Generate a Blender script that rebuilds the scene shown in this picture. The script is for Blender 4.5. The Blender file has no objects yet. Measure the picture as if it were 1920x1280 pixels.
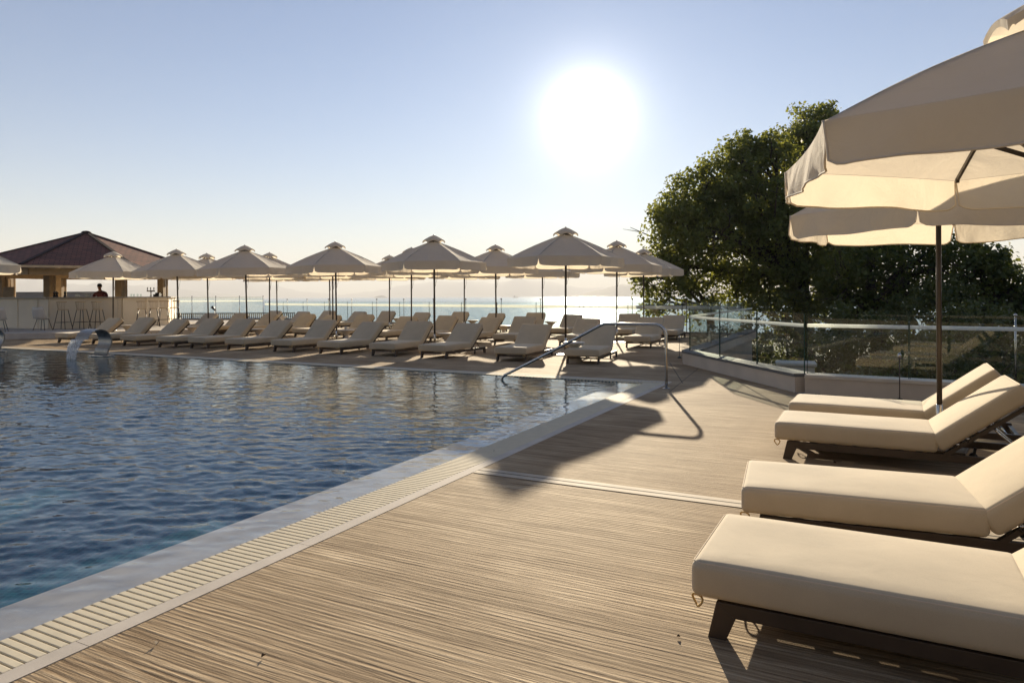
import bpy, bmesh, math, random
import numpy as np
from mathutils import Vector, Matrix
R = math.radians
scene = bpy.context.scene
col = scene.collection
rng = random.Random(7)
nrg = np.random.default_rng(11)

# ------------------------------------------------------------------ camera
H = 1.40; F = 1290.0; PX, PY = 960.0, 554.8; ROLL = R(0.29)
cam_d = bpy.data.cameras.new("camera"); cam = bpy.data.objects.new("camera", cam_d); col.objects.link(cam)
cam.location = (0, 0, H)
RM = Matrix.Rotation(R(90), 3, 'X') @ Matrix.Rotation(-ROLL, 3, 'Z')
cam.rotation_euler = RM.to_euler()
cam_d.sensor_width = 36; cam_d.lens = 36 * F / 1920
cam_d.shift_y = -(640 - PY) / 1920
cam_d.clip_start = 0.05; cam_d.clip_end = 60000
scene.camera = cam

def ray(x, y):
    return RM @ Vector(((x - PX) / F, (PY - y) / F, -1))
def at(x, y, z=0.0):          # ground survey: photo pixel -> point at height z
    d = ray(x, y); t = (z - H) / d.z
    return Vector((d.x * t, d.y * t, z))
def atY(x, y, Y):             # photo pixel -> point at distance Y
    d = ray(x, y); t = Y / d.y
    return Vector((d.x * t, d.y * t, H + d.z * t))
TH = R(27.2)
U = Vector((math.sin(TH), math.cos(TH), 0)); V = Vector((math.cos(TH), -math.sin(TH), 0))
def ab(a, b, z=0.0):
    p = U * a + V * b; return Vector((p.x, p.y, z))
def to_ab(p): return p.dot(U), p.dot(V)

# ------------------------------------------------------------------ materials
def mat(name):
    m = bpy.data.materials.new(name); m.use_nodes = True
    nt = m.node_tree; nt.nodes.clear()
    out = nt.nodes.new('ShaderNodeOutputMaterial')
    return m, nt, out
def N(nt, t, **kw):
    n = nt.nodes.new(t)
    for k, v in kw.items():
        if k.startswith('_'): setattr(n, k[1:], v)
        else: n.inputs[k].default_value = v
    return n
def ramp(nt, fac, stops):
    r = nt.nodes.new('ShaderNodeValToRGB'); e = r.color_ramp.elements
    while len(e) < len(stops): e.new(0.5)
    for el, (p, c) in zip(e, stops):
        el.position = p; el.color = (c[0], c[1], c[2], 1) if len(c) == 3 else c
    nt.links.new(fac, r.inputs[0]); return r
def math_n(nt, op, a, b=None, c=None, clamp=False):
    n = nt.nodes.new('ShaderNodeMath'); n.operation = op; n.use_clamp = clamp
    for i, v in enumerate((a, b, c)):
        if v is None: continue
        if isinstance(v, (int, float)): n.inputs[i].default_value = v
        else: nt.links.new(v, n.inputs[i])
    return n.outputs[0]
def mapping(nt, coord='Object', scale=(1, 1, 1), rot=(0, 0, 0), loc=(0, 0, 0)):
    if coord == 'World':
        g = nt.nodes.new('ShaderNodeNewGeometry'); src = g.outputs['Position']
    else:
        t = nt.nodes.new('ShaderNodeTexCoord'); src = t.outputs[coord]
    m = nt.nodes.new('ShaderNodeMapping'); m.inputs['Scale'].default_value = scale
    m.inputs['Rotation'].default_value = rot; m.inputs['Location'].default_value = loc
    nt.links.new(src, m.inputs['Vector']); return m.outputs[0]
def noise(nt, vec, scale, detail=4, rough=.55, dist=0):
    n = nt.nodes.new('ShaderNodeTexNoise'); n.inputs['Scale'].default_value = scale
    n.inputs['Detail'].default_value = detail; n.inputs['Roughness'].default_value = rough
    n.inputs['Distortion'].default_value = dist
    nt.links.new(vec, n.inputs['Vector']); return n.outputs['Fac']
def bump(nt, h, strength=.3, dist=.01, normal=None):
    b = nt.nodes.new('ShaderNodeBump'); b.inputs['Strength'].default_value = strength
    b.inputs['Distance'].default_value = dist; nt.links.new(h, b.inputs['Height'])
    if normal is not None: nt.links.new(normal, b.inputs['Normal'])
    return b.outputs[0]
def simple(name, c, rough=.6, metal=0, var=.12, scale=6, bscale=60, bstr=.15, bdist=.002, coord='Object', spec=.5, coat=0):
    m, nt, out = mat(name)
    p = N(nt, 'ShaderNodeBsdfPrincipled', Roughness=rough, Metallic=metal)
    p.inputs['Specular IOR Level'].default_value = spec; p.inputs['Coat Weight'].default_value = coat
    v = mapping(nt, coord)
    f = noise(nt, v, scale, 5)
    r = ramp(nt, f, [(.25, [x * (1 - var) for x in c]), (.75, [min(1, x * (1 + var)) for x in c])])
    nt.links.new(r.outputs[0], p.inputs['Base Color'])
    rr = math_n(nt, 'MULTIPLY_ADD', f, .16, rough - .08, clamp=True)
    nt.links.new(rr, p.inputs['Roughness'])
    if bstr: nt.links.new(bump(nt, noise(nt, v, bscale, 3), bstr, bdist), p.inputs['Normal'])
    nt.links.new(p.outputs[0], out.inputs[0]); return m
def fabric(name, c, transl=0.0, var=.06, tcol=None, weave=900, wr=.004, wrs=5):
    m, nt, out = mat(name)
    v = mapping(nt)
    f = noise(nt, v, 3.0, 5, .6)
    fine = noise(nt, v, 260, 2)
    mixf = math_n(nt, 'MULTIPLY_ADD', fine, .35, math_n(nt, 'MULTIPLY', f, .65))
    r = ramp(nt, mixf, [(.3, [x * (1 - var) for x in c]), (.7, [min(1, x * (1 + var)) for x in c])])
    h = math_n(nt, 'MULTIPLY_ADD', noise(nt, v, wrs, 4, .5, .6), 1.0, math_n(nt, 'MULTIPLY', noise(nt, v, 350, 2), .05))
    nb = bump(nt, h, .6, wr)
    p = N(nt, 'ShaderNodeBsdfPrincipled', Roughness=.9)
    p.inputs['Specular IOR Level'].default_value = .2
    p.inputs['Sheen Weight'].default_value = .25
    p.inputs['Sheen Roughness'].default_value = .5
    nt.links.new(r.outputs[0], p.inputs['Base Color']); nt.links.new(nb, p.inputs['Normal'])
    if transl:
        t = nt.nodes.new('ShaderNodeBsdfTranslucent'); t.inputs['Color'].default_value = (*(tcol or c), 1)
        nt.links.new(nb, t.inputs['Normal'])
        mx = nt.nodes.new('ShaderNodeMixShader'); mx.inputs[0].default_value = transl
        nt.links.new(p.outputs[0], mx.inputs[1]); nt.links.new(t.outputs[0], mx.inputs[2])
        nt.links.new(mx.outputs[0], out.inputs[0])
    else: nt.links.new(p.outputs[0], out.inputs[0])
    return m

M = {}
M['cushion'] = fabric('beige_cushion_fabric', (.53, .44, .31), 0, .13)
M['piping'] = fabric('cushion_piping_fabric', (.66, .53, .38), 0, .05)
M['canopy'] = fabric('cream_parasol_canvas', (.64, .59, .505), .38, .05, (.97, .85, .67), wr=.04, wrs=4)
M['hem'] = fabric('canopy_hem_tape', (.80, .72, .60), .2, .05, (.9, .75, .5))
M['brown_metal'] = simple('brown_powder_coated_metal', (.060, .042, .030), .42, .2, .15, 8, 300, .1, .0006)
M['pole_metal'] = simple('brown_pole_metal', (.068, .055, .045), .38, .3, .1, 8, 300, .05, .0006)
M['steel'] = simple('brushed_steel', (.55, .53, .50), .24, 1, .08, 12, 120, .08, .0005)
M['spout_steel'] = simple('weathered_steel', (.26, .25, .24), .34, 1, .2, 9, 120, .08, .0005)
M['black'] = simple('black_plastic', (.02, .02, .022), .4, 0, .2, 8, 100, .05)
M['elastic'] = simple('yellow_elastic_strap', (.62, .42, .16), .8)
M['white_table'] = simple('white_moulded_table', (.62, .57, .50), .45, 0, .06, 5)
M['plaster'] = simple('cream_plaster', (.58, .50, .41), .85, 0, .10, 2.2, 90, .4, .004, coord='World')
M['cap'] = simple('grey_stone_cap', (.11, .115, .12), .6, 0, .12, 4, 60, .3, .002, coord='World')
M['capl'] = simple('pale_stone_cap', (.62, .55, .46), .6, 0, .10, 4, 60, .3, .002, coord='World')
M['bar'] = simple('cream_bar_panel', (.80, .68, .50), .55, 0, .07, 1.1, 40, .1, coord='World')
M['counter'] = simple('bar_counter_stone', (.34, .30, .24), .35, 0, .15, 5)
M['wood'] = simple('bar_timber', (.42, .30, .17), .6, 0, .2, 4, 40, .2)
M['wood_pale'] = simple('pale_timber', (.62, .46, .27), .6, 0, .15, 4)
M['grate'] = simple('cream_grate_plastic', (.66, .585, .44), .7, 0, .08, 9, 60, .1, spec=.08)
M['coping'] = simple('pale_coping_stone', (.58, .52, .45), .8, 0, .16, 3, 180, .35, .002, coord='World', spec=.12)
M['dark'] = simple('dark_channel', (.03, .03, .03), .9)
M['redshirt'] = fabric('dark_red_cotton', (.10, .018, .02), 0)
M['skin'] = simple('skin', (.34, .18, .11), .5, 0, .05)
M['hair'] = simple('dark_hair', (.015, .011, .009), .7)
M['trouser'] = fabric('black_trouser_fabric', (.02, .02, .022), 0)
M['bark'] = simple('tree_bark', (.055, .042, .032), .9, 0, .35, 3, 14, .8, .03)
M['soil'] = simple('garden_ground', (.026, .030, .016), .95, 0, .4, .6, 5, .6, .05, coord='World')
M['stripe'] = fabric('frosted_white_stripe', (.90, .90, .86), .7, .02, (.97, .97, .93))
M['greywall'] = simple('grey_rendered_wall', (.24, .23, .22), .85, 0, .12, 2, 40, .2, coord='World')
M['facade'] = simple('cream_hotel_render', (.145, .120, .095), .85, 0, .05, .6, 30, .2, coord='World')
M['darkfence'] = simple('dark_slat_timber', (.07, .065, .05), .8, 0, .3, 3)
M['shiphull'] = simple('ship_paint', (.25, .26, .27), .5)

# deck : brushed concrete, streaks run across the walkway
def make_deck_mat():
    m, nt, out = mat('brushed_concrete_deck')
    base = mapping(nt, 'World', rot=(0, 0, 0))
    # rotate so x' = along V, y' = along U
    rt = nt.nodes.new('ShaderNodeVectorRotate'); rt.rotation_type = 'Z_AXIS'; rt.inputs['Angle'].default_value = TH
    nt.links.new(base, rt.inputs['Vector']); vec0 = rt.outputs[0]
    # slow warp so the broom strokes are not ruler straight
    wn = nt.nodes.new('ShaderNodeTexNoise'); wn.inputs['Scale'].default_value = .55; wn.inputs['Detail'].default_value = 2
    nt.links.new(vec0, wn.inputs['Vector'])
    sc = nt.nodes.new('ShaderNodeVectorMath'); sc.operation = 'SCALE'; sc.inputs['Scale'].default_value = .05
    nt.links.new(wn.outputs['Color'], sc.inputs[0])
    ad = nt.nodes.new('ShaderNodeVectorMath'); ad.operation = 'ADD'
    nt.links.new(vec0, ad.inputs[0]); nt.links.new(sc.outputs[0], ad.inputs[1]); vec = ad.outputs[0]
    def stretch(sx, sy):
        mp = nt.nodes.new('ShaderNodeMapping'); mp.inputs['Scale'].default_value = (sx, sy, 1)
        nt.links.new(vec, mp.inputs['Vector']); return mp.outputs[0]
    s1 = noise(nt, stretch(1.0, 27), 1.0, 5, .66)
    s2 = noise(nt, stretch(2.6, 78), 1.0, 3, .6)
    s3 = noise(nt, stretch(.5, 7), 1.0, 4, .6)
    big = noise(nt, vec0, .8, 5, .6)
    grain = noise(nt, vec0, 140, 3, .6)
    t = math_n(nt, 'MULTIPLY_ADD', s1, .40, math_n(nt, 'MULTIPLY', s2, .34))
    t = math_n(nt, 'MULTIPLY_ADD', s3, .16, t)
    t = math_n(nt, 'MULTIPLY_ADD', grain, .12, t)
    # comb ribs, about 3 cm apart and unevenly pressed
    sx = nt.nodes.new('ShaderNodeSeparateXYZ'); nt.links.new(vec, sx.inputs[0])
    ph_ = math_n(nt, 'MULTIPLY_ADD', noise(nt, stretch(.8, 5), 1.0, 2, .5), 9.0, math_n(nt, 'MULTIPLY', sx.outputs['Y'], 2 * math.pi / .030))
    rib = math_n(nt, 'MULTIPLY_ADD', math_n(nt, 'SINE', ph_), .5, .5)
    ribm = math_n(nt, 'MULTIPLY', rib, noise(nt, stretch(1.1, 3.0), 1.0, 3, .7))
    t = math_n(nt, 'MULTIPLY_ADD', math_n(nt, 'SUBTRACT', ribm, .25), .075, t)
    msk = noise(nt, stretch(.7, 2.2), 1.0, 3, .6)
    amp = math_n(nt, 'MULTIPLY_ADD', msk, 3.8, -.60)
    t = math_n(nt, 'MULTIPLY_ADD', math_n(nt, 'SUBTRACT', t, .5), amp, .5)
    t2 = math_n(nt, 'MULTIPLY_ADD', math_n(nt, 'SUBTRACT', big, .5), .24, t)
    r = ramp(nt, t2, [(.31, (.17, .110, .062)), (.45, (.305, .218, .130)), (.55, (.43, .322, .205)), (.69, (.68, .545, .37))])
    # patches where the broom marks are worn or damp
    patch = noise(nt, vec0, .42, 4, .65, .4)
    pr = ramp(nt, patch, [(.40, (1, 1, 1)), (.62, (.62, .57, .52))])
    mul = nt.nodes.new('ShaderNodeMix'); mul.data_type = 'RGBA'; mul.blend_type = 'MULTIPLY'; mul.inputs[0].default_value = .7
    nt.links.new(r.outputs[0], mul.inputs[6]); nt.links.new(pr.outputs[0], mul.inputs[7])
    p = N(nt, 'ShaderNodeBsdfPrincipled', Roughness=.8); p.inputs['Specular IOR Level'].default_value = .12
    nt.links.new(mul.outputs[2], p.inputs['Base Color'])
    h = math_n(nt, 'MULTIPLY_ADD', s2, .8, math_n(nt, 'MULTIPLY', s1, .8))
    h = math_n(nt, 'MULTIPLY_ADD', grain, .22, h); h = math_n(nt, 'MULTIPLY_ADD', ribm, .35, h)
    nt.links.new(bump(nt, h, .8, .0075), p.inputs['Normal'])
    nt.links.new(p.outputs[0], out.inputs[0]); return m
M['deck'] = make_deck_mat()

def two_sided_fresnel(nt, ior, normal=None):
    g = nt.nodes.new('ShaderNodeNewGeometry'); fr = nt.nodes.new('ShaderNodeFresnel')
    v = math_n(nt, 'MULTIPLY_ADD', g.outputs['Backfacing'], 1 / ior - ior, ior); nt.links.new(v, fr.inputs['IOR'])
    if normal is not None: nt.links.new(normal, fr.inputs['Normal'])
    return fr
def make_water(name, tint, scales, strength, dist, rough=.0, gcol=(1, 1, 1), body=None):
    m, nt, out = mat(name)
    base = mapping(nt, 'World')
    rt = nt.nodes.new('ShaderNodeVectorRotate'); rt.rotation_type = 'Z_AXIS'; rt.inputs['Angle'].default_value = TH
    nt.links.new(base, rt.inputs['Vector']); vec = rt.outputs[0]
    h = None
    for (sx, sy, w, det) in scales:
        mp = nt.nodes.new('ShaderNodeMapping'); mp.inputs['Scale'].default_value = (sx, sy, 1)
        mp.inputs['Location'].default_value = (w * 7, sx, 0)
        nt.links.new(vec, mp.inputs['Vector'])
        n_ = noise(nt, mp.outputs[0], 1.0, det, .5, .5)
        h = math_n(nt, 'MULTIPLY', n_, w) if h is None else math_n(nt, 'MULTIPLY_ADD', n_, w, h)
    nb = bump(nt, h, strength, dist)
    gl = N(nt, 'ShaderNodeBsdfGlossy', Roughness=rough)
    gl.inputs['Color'].default_value = (*gcol, 1); nt.links.new(nb, gl.inputs['Normal'])
    fr = two_sided_fresnel(nt, 1.33, nb)
    if body:
        b = N(nt, 'ShaderNodeBsdfDiffuse'); b.inputs['Color'].default_value = (*body, 1)
    else:
        b = nt.nodes.new('ShaderNodeBsdfTransparent'); b.inputs['Color'].default_value = (*tint, 1)
    mx = nt.nodes.new('ShaderNodeMixShader')
    nt.links.new(fr.outputs[0], mx.inputs[0]); nt.links.new(b.outputs[0], mx.inputs[1]); nt.links.new(gl.outputs[0], mx.inputs[2])
    nt.links.new(mx.outputs[0], out.inputs[0]); return m
M['pool_water'] = make_water('pool_water', (.95, .975, .98), [(16, 30, .5, 1)], 1.0, .0022, 0.0, gcol=(.90, .96, 1))
M['sea'] = make_water('sea_water', (1, 1, 1), [(.25, .5, .7, 4), (.06, .12, 1.0, 2), (1.2, 2.2, .25, 2)], .9, .24, .12, gcol=(.66, .76, .86), body=(.03, .085, .12))

def make_tiles():
    m, nt, out = mat('blue_pool_mosaic')
    v = mapping(nt, 'Object')
    b = nt.nodes.new('ShaderNodeTexBrick'); b.offset = 0; b.inputs['Scale'].default_value = 4
    b.inputs['Mortar Size'].default_value = .012; b.inputs['Brick Width'].default_value = .25; b.inputs['Row Height'].default_value = .25
    b.inputs['Color1'].default_value = (.004, .045, .085, 1); b.inputs['Color2'].default_value = (.009, .09, .13, 1)
    b.inputs['Mortar'].default_value = (.03, .11, .15, 1)
    nt.links.new(v, b.inputs['Vector'])
    p = N(nt, 'ShaderNodeBsdfPrincipled', Roughness=.7); p.inputs['Specular IOR Level'].default_value = .03; nt.links.new(b.outputs[0], p.inputs['Base Color'])
    nt.links.new(p.outputs[0], out.inputs[0]); return m
M['tiles'] = make_tiles()
M['ledge'] = simple('wet_grey_ledge_tile', (.36, .34, .335), .7, 0, .24, 3, 60, .1, coord='World', spec=.02)  # ripple streaks over the shallow ledge put into the colour as mottled tone

def make_glass():
    m, nt, out = mat('fence_glass')
    g = N(nt, 'ShaderNodeBsdfGlossy', Roughness=.005); g.inputs['Color'].default_value = (1, 1, 1, 1)
    t = nt.nodes.new('ShaderNodeBsdfTransparent'); t.inputs['Color'].default_value = (.945, .975, .96, 1)
    d = N(nt, 'ShaderNodeBsdfDiffuse'); d.inputs['Color'].default_value = (.55, .55, .48, 1)   # dried water spots and dust
    v = mapping(nt, 'Object')
    sp = noise(nt, v, 9, 6, .7); spr = ramp(nt, sp, [(.5, (.0,) * 3), (.8, (.10,) * 3)])
    spots = noise(nt, v, 70, 2); sr2 = ramp(nt, spots, [(.66, (0,) * 3), (.74, (.22,) * 3)])
    dm = math_n(nt, 'ADD', spr.outputs[0], sr2.outputs[0])
    fr = two_sided_fresnel(nt, 1.5)
    frs = math_n(nt, 'MINIMUM', math_n(nt, 'MULTIPLY', fr.outputs[0], .7), .9)
    m1 = nt.nodes.new('ShaderNodeMixShader'); m2 = nt.nodes.new('ShaderNodeMixShader')
    nt.links.new(dm, m1.inputs[0]); nt.links.new(t.outputs[0], m1.inputs[1]); nt.links.new(d.outputs[0], m1.inputs[2])
    nt.links.new(frs, m2.inputs[0]); nt.links.new(m1.outputs[0], m2.inputs[1]); nt.links.new(g.outputs[0], m2.inputs[2])
    nt.links.new(m2.outputs[0], out.inputs[0]); return m
M['glass'] = make_glass()
M['glass_edge'] = simple('green_glass_edge', (.03, .075, .058), .15)

def make_roof():
    m, nt, out = mat('red_brown_shingles')
    tc = nt.nodes.new('ShaderNodeUVMap')
    b = nt.nodes.new('ShaderNodeTexBrick'); b.offset = .5; b.inputs['Scale'].default_value = 1
    b.inputs['Brick Width'].default_value = .32; b.inputs['Row Height'].default_value = .15
    b.inputs['Mortar Size'].default_value = .012; b.inputs['Bias'].default_value = 0
    b.inputs['Color1'].default_value = (.24, .092, .058, 1); b.inputs['Color2'].default_value = (.14, .058, .042, 1)
    b.inputs['Mortar'].default_value = (.03, .012, .01, 1)
    nt.links.new(tc.outputs[0], b.inputs['Vector'])
    p = N(nt, 'ShaderNodeBsdfPrincipled', Roughness=.9); nt.links.new(b.outputs[0], p.inputs['Base Color'])
    nt.links.new(bump(nt, b.outputs['Fac'], -.6, .015), p.inputs['Normal'])
    nt.links.new(p.outputs[0], out.inputs[0]); return m
M['roof'] = make_roof()

def make_leaf(name, c1, c2, tr, trw=.42):
    m, nt, out = mat(name)
    v = mapping(nt, 'World'); f = noise(nt, v, 1.3, 4, .7)
    info = nt.nodes.new('ShaderNodeAttribute'); info.attribute_name = 'tone'
    ff = math_n(nt, 'MULTIPLY_ADD', info.outputs['Fac'], .6, math_n(nt, 'MULTIPLY', f, .4))
    r = ramp(nt, ff, [(.2, c1), (.8, c2)])
    p = N(nt, 'ShaderNodeBsdfPrincipled', Roughness=.5); p.inputs['Specular IOR Level'].default_value = .35
    nt.links.new(r.outputs[0], p.inputs['Base Color'])
    t = nt.nodes.new('ShaderNodeBsdfTranslucent'); t.inputs['Color'].default_value = (*tr, 1)
    mx = nt.nodes.new('ShaderNodeMixShader'); mx.inputs[0].default_value = trw
    nt.links.new(p.outputs[0], mx.inputs[1]); nt.links.new(t.outputs[0], mx.inputs[2]); nt.links.new(mx.outputs[0], out.inputs[0])
    return m
M['leaf'] = make_leaf('plane_tree_leaves', (.035, .058, .018), (.125, .155, .042), (.36, .37, .06), .34)
M['leaf2'] = make_leaf('dark_tree_leaves', (.028, .048, .015), (.085, .11, .03), (.30, .32, .05), .32)
M['shrub'] = make_leaf('shrub_leaves', (.03, .05, .018), (.10, .12, .04), (.20, .22, .05), .3)
M['grassblade'] = make_leaf('ornamental_grass', (.12, .12, .05), (.28, .24, .11), (.3, .28, .1), .3)

def make_fall():
    m, nt, out = mat('falling_water')
    v = mapping(nt, 'Object', scale=(38, 38, 4))
    f = noise(nt, v, 1, 3, .6); r = ramp(nt, f, [(.38, (0,) * 3), (.55, (.9,) * 3)])
    t = nt.nodes.new('ShaderNodeBsdfTransparent'); t.inputs['Color'].default_value = (.92, .95, .97, 1)
    d = N(nt, 'ShaderNodeBsdfDiffuse'); d.inputs['Color'].default_value = (.85, .88, .90, 1)
    g = N(nt, 'ShaderNodeBsdfGlossy', Roughness=.08)
    nt.links.new(bump(nt, f, 1, .05), g.inputs['Normal'])
    tl = nt.nodes.new('ShaderNodeBsdfTranslucent'); tl.inputs['Color'].default_value = (.9, .92, .95, 1)
    m0 = nt.nodes.new('ShaderNodeMixShader'); m0.inputs[0].default_value = .5
    nt.links.new(d.outputs[0], m0.inputs[1]); nt.links.new(tl.outputs[0], m0.inputs[2])
    m1 = nt.nodes.new('ShaderNodeMixShader'); m2 = nt.nodes.new('ShaderNodeMixShader')
    nt.links.new(r.outputs[0], m1.inputs[0]); nt.links.new(t.outputs[0], m1.inputs[1]); nt.links.new(m0.outputs[0], m1.inputs[2])
    m2.inputs[0].default_value = .18
    nt.links.new(m1.outputs[0], m2.inputs[1]); nt.links.new(g.outputs[0], m2.inputs[2])
    nt.links.new(m2.outputs[0], out.inputs[0]); return m
M['fall'] = make_fall()
M['mountain'] = simple('mountain_scrub', (.10, .10, .07), .95, 0, .3, .002, .01, 0, coord='World')

# ------------------------------------------------------------------ mesh helpers
class MB:
    def __init__(s): s.v = []; s.f = []; s.sm = []; s.uv = None
    def add(s, vs, fs, smooth=False):
        o = len(s.v); s.v += [tuple(v) for v in vs]
        s.f += [tuple(i + o for i in f) for f in fs]; s.sm += [smooth] * len(fs); return s
    def box(s, c, size, rot=None):
        cx, cy, cz = c; hx, hy, hz = [q / 2 for q in size]
        vs = [Vector((x * hx, y * hy, z * hz)) for x in (-1, 1) for y in (-1, 1) for z in (-1, 1)]
        if rot is not None: vs = [rot @ v for v in vs]
        vs = [(v.x + cx, v.y + cy, v.z + cz) for v in vs]
        return s.add(vs, [(0, 1, 3, 2), (4, 6, 7, 5), (0, 4, 5, 1), (2, 3, 7, 6), (0, 2, 6, 4), (1, 5, 7, 3)])
    def beam(s, p, q, w, h, up=(0, 0, 1), ext=0):
        p, q = Vector(p), Vector(q); d = (q - p).normalized(); p = p - d * ext; q = q + d * ext
        up = Vector(up); side = d.cross(up)
        if side.length < 1e-4: side = d.cross(Vector((1, 0, 0)))
        side.normalize(); u = side.cross(d).normalized()
        vs = []
        for e in (p, q):
            for a, b in ((-1, -1), (1, -1), (1, 1), (-1, 1)): vs.append(e + side * a * w / 2 + u * b * h / 2)
        return s.add(vs, [(0, 3, 2, 1), (4, 5, 6, 7), (0, 1, 5, 4), (1, 2, 6, 5), (2, 3, 7, 6), (3, 0, 4, 7)])
    def tube(s, pts, r, n=8, closed=False, caps=True):
        pts = [Vector(p) for p in pts]; L = len(pts); rs = r if isinstance(r, (list, tuple)) else [r] * L
        vs = []; prev = None
        for i, p in enumerate(pts):
            if closed: d = pts[(i + 1) % L] - pts[i - 1]
            else: d = pts[min(i + 1, L - 1)] - pts[max(i - 1, 0)]
            d.normalize()
            if prev is None:
                a = Vector((0, 0, 1)) if abs(d.z) < .9 else Vector((1, 0, 0)); x = d.cross(a).normalized()
            else:
                x = prev - d * prev.dot(d)
                if x.length < 1e-5: x = d.cross(Vector((0, 0, 1)))
                x.normalize()
            prev = x; y = d.cross(x)
            for k in range(n):
                t = 2 * math.pi * k / n; vs.append(p + (x * math.cos(t) + y * math.sin(t)) * rs[i])
        fs = []
        for i in range(L if closed else L - 1):
            j = (i + 1) % L
            for k in range(n):
                k2 = (k + 1) % n; fs.append((i * n + k, i * n + k2, j * n + k2, j * n + k))
        if caps and not closed: fs += [tuple(range(n))[::-1], tuple((L - 1) * n + k for k in range(n))]
        return s.add(vs, fs, True)
    def lathe(s, prof, n=24, c=(0, 0, 0), sx=1, sy=1, smooth=True):
        vs = []
        for (r, z) in prof:
            for k in range(n):
                t = 2 * math.pi * k / n; vs.append((c[0] + r * math.cos(t) * sx, c[1] + r * math.sin(t) * sy, c[2] + z))
        fs = []
        for i in range(len(prof) - 1):
            for k in range(n):
                k2 = (k + 1) % n; fs.append((i * n + k, i * n + k2, (i + 1) * n + k2, (i + 1) * n + k))
        fs += [tuple(range(n))[::-1], tuple((len(prof) - 1) * n + k for k in range(n))]
        return s.add(vs, fs, smooth)
    def prism(s, poly, z0, z1):
        n = len(poly); vs = [(p[0], p[1], z0) for p in poly] + [(p[0], p[1], z1) for p in poly]
        fs = [tuple(range(n))[::-1], tuple(range(n, 2 * n))] + [(i, (i + 1) % n, n + (i + 1) % n, n + i) for i in range(n)]
        return s.add(vs, fs)
    def xprism(s, poly, y0, y1):      # polygon in x,z extruded in y
        n = len(poly); vs = [(p[0], y0, p[1]) for p in poly] + [(p[0], y1, p[1]) for p in poly]
        fs = [tuple(range(n)), tuple(range(n, 2 * n))[::-1]] + [((i + 1) % n, i, n + i, n + (i + 1) % n) for i in range(n)]
        return s.add(vs, fs)
    def build(s, name, m, parent=None, bevel=0):
        me = bpy.data.meshes.new(name); me.from_pydata(s.v, [], s.f)
        me.polygons.foreach_set('use_smooth', s.sm)
        if any(s.sm) and not all(s.sm): pass
        me.materials.append(m); me.update()
        o = bpy.data.objects.new(name, me); col.objects.link(o)
        if parent is not None: o.parent = parent
        if bevel:
            b = o.modifiers.new('bevel', 'BEVEL'); b.width = bevel; b.segments = 2; b.limit_method = 'ANGLE'
        return o
def rbox(mb, size, r, cuts=(10, 6, 4), dome=.012, xf=None, seed=0, lump=.004):
    rg = random.Random(seed)
    lx, ly, lz = size; hx, hy, hz = lx / 2, ly / 2, lz / 2
    verts = {}; vs = []; fs = []
    def crd(n, h):
        inner = [(-h + r) + (2 * h - 2 * r) * i / n for i in range(n + 1)]
        e = [-h, -h + r * .3, -h + r * .65]
        return e + inner + [h - r * .65, h - r * .3, h]
    X, Y, Z = crd(cuts[0], hx), crd(cuts[1], hy), crd(cuts[2], hz)
    ph = [rg.uniform(0, 6.28) for _ in range(6)]
    def vid(i, j, k):
        key = (i, j, k)
        if key not in verts:
            p = Vector((X[i], Y[j], Z[k])); q = Vector((max(-hx + r, min(hx - r, p.x)), max(-hy + r, min(hy - r, p.y)), max(-hz + r, min(hz - r, p.z))))
            d = p - q
            if d.length > 1e-9: p = q + d.normalized() * r
            u, w = p.x / hx, p.y / hy
            edge = (1 - u ** 4) * (1 - w ** 4)
            sgn = 1 if p.z > 0 else -.3
            p.z += sgn * dome * edge * min(1, abs(p.z) / hz * 1.2)
            p.z += lump * math.sin(p.x * 5 + ph[0]) * math.sin(p.y * 7 + ph[1]) * edge
            p.y += (1 if p.y > 0 else -1) * .006 * (1 - (p.z / hz) ** 2) * (1 if abs(p.y) > hy * .8 else 0)
            verts[key] = len(vs); vs.append(xf @ p if xf is not None else p)
        return verts[key]
    nx, ny, nz = len(X) - 1, len(Y) - 1, len(Z) - 1
    for i in range(nx):
        for j in range(ny):
            for k, fl in ((0, 1), (nz, 0)):
                q = (vid(i, j, k), vid(i + 1, j, k), vid(i + 1, j + 1, k), vid(i, j + 1, k)); fs.append(q[::-1] if fl else q)
    for i in range(nx):
        for k in range(nz):
            for j, fl in ((0, 0), (ny, 1)):
                q = (vid(i, j, k), vid(i + 1, j, k), vid(i + 1, j, k + 1), vid(i, j, k + 1)); fs.append(q[::-1] if fl else q)
    for j in range(ny):
        for k in range(nz):
            for i, fl in ((0, 1), (nx, 0)):
                q = (vid(i, j, k), vid(i, j + 1, k), vid(i, j + 1, k + 1), vid(i, j, k + 1)); fs.append(q[::-1] if fl else q)
    mb.add(vs, fs, True)

def tag(o, label=None, cat=None, group=None, kind=None):
    if label: o['label'] = label
    if cat: o['category'] = cat
    if group: o['group'] = group
    if kind: o['kind'] = kind
    return o
def empty(name, loc, rz=0, label=None, cat=None, group=None):
    o = bpy.data.objects.new(name, None); o.empty_display_size = .2; col.objects.link(o)
    o.location = loc; o.rotation_euler = (0, 0, rz); return tag(o, label, cat, group)
def copy_tree(o, parent=None):
    c = o.copy(); col.objects.link(c); c.parent = parent
    for ch in list(o.children): copy_tree(ch, c)
    return c
ORD = ['zeroth', 'first', 'second', 'third', 'fourth', 'fifth', 'sixth', 'seventh', 'eighth', 'ninth', 'tenth', 'eleventh', 'twelfth', 'thirteenth', 'fourteenth', 'fifteenth']

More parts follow.
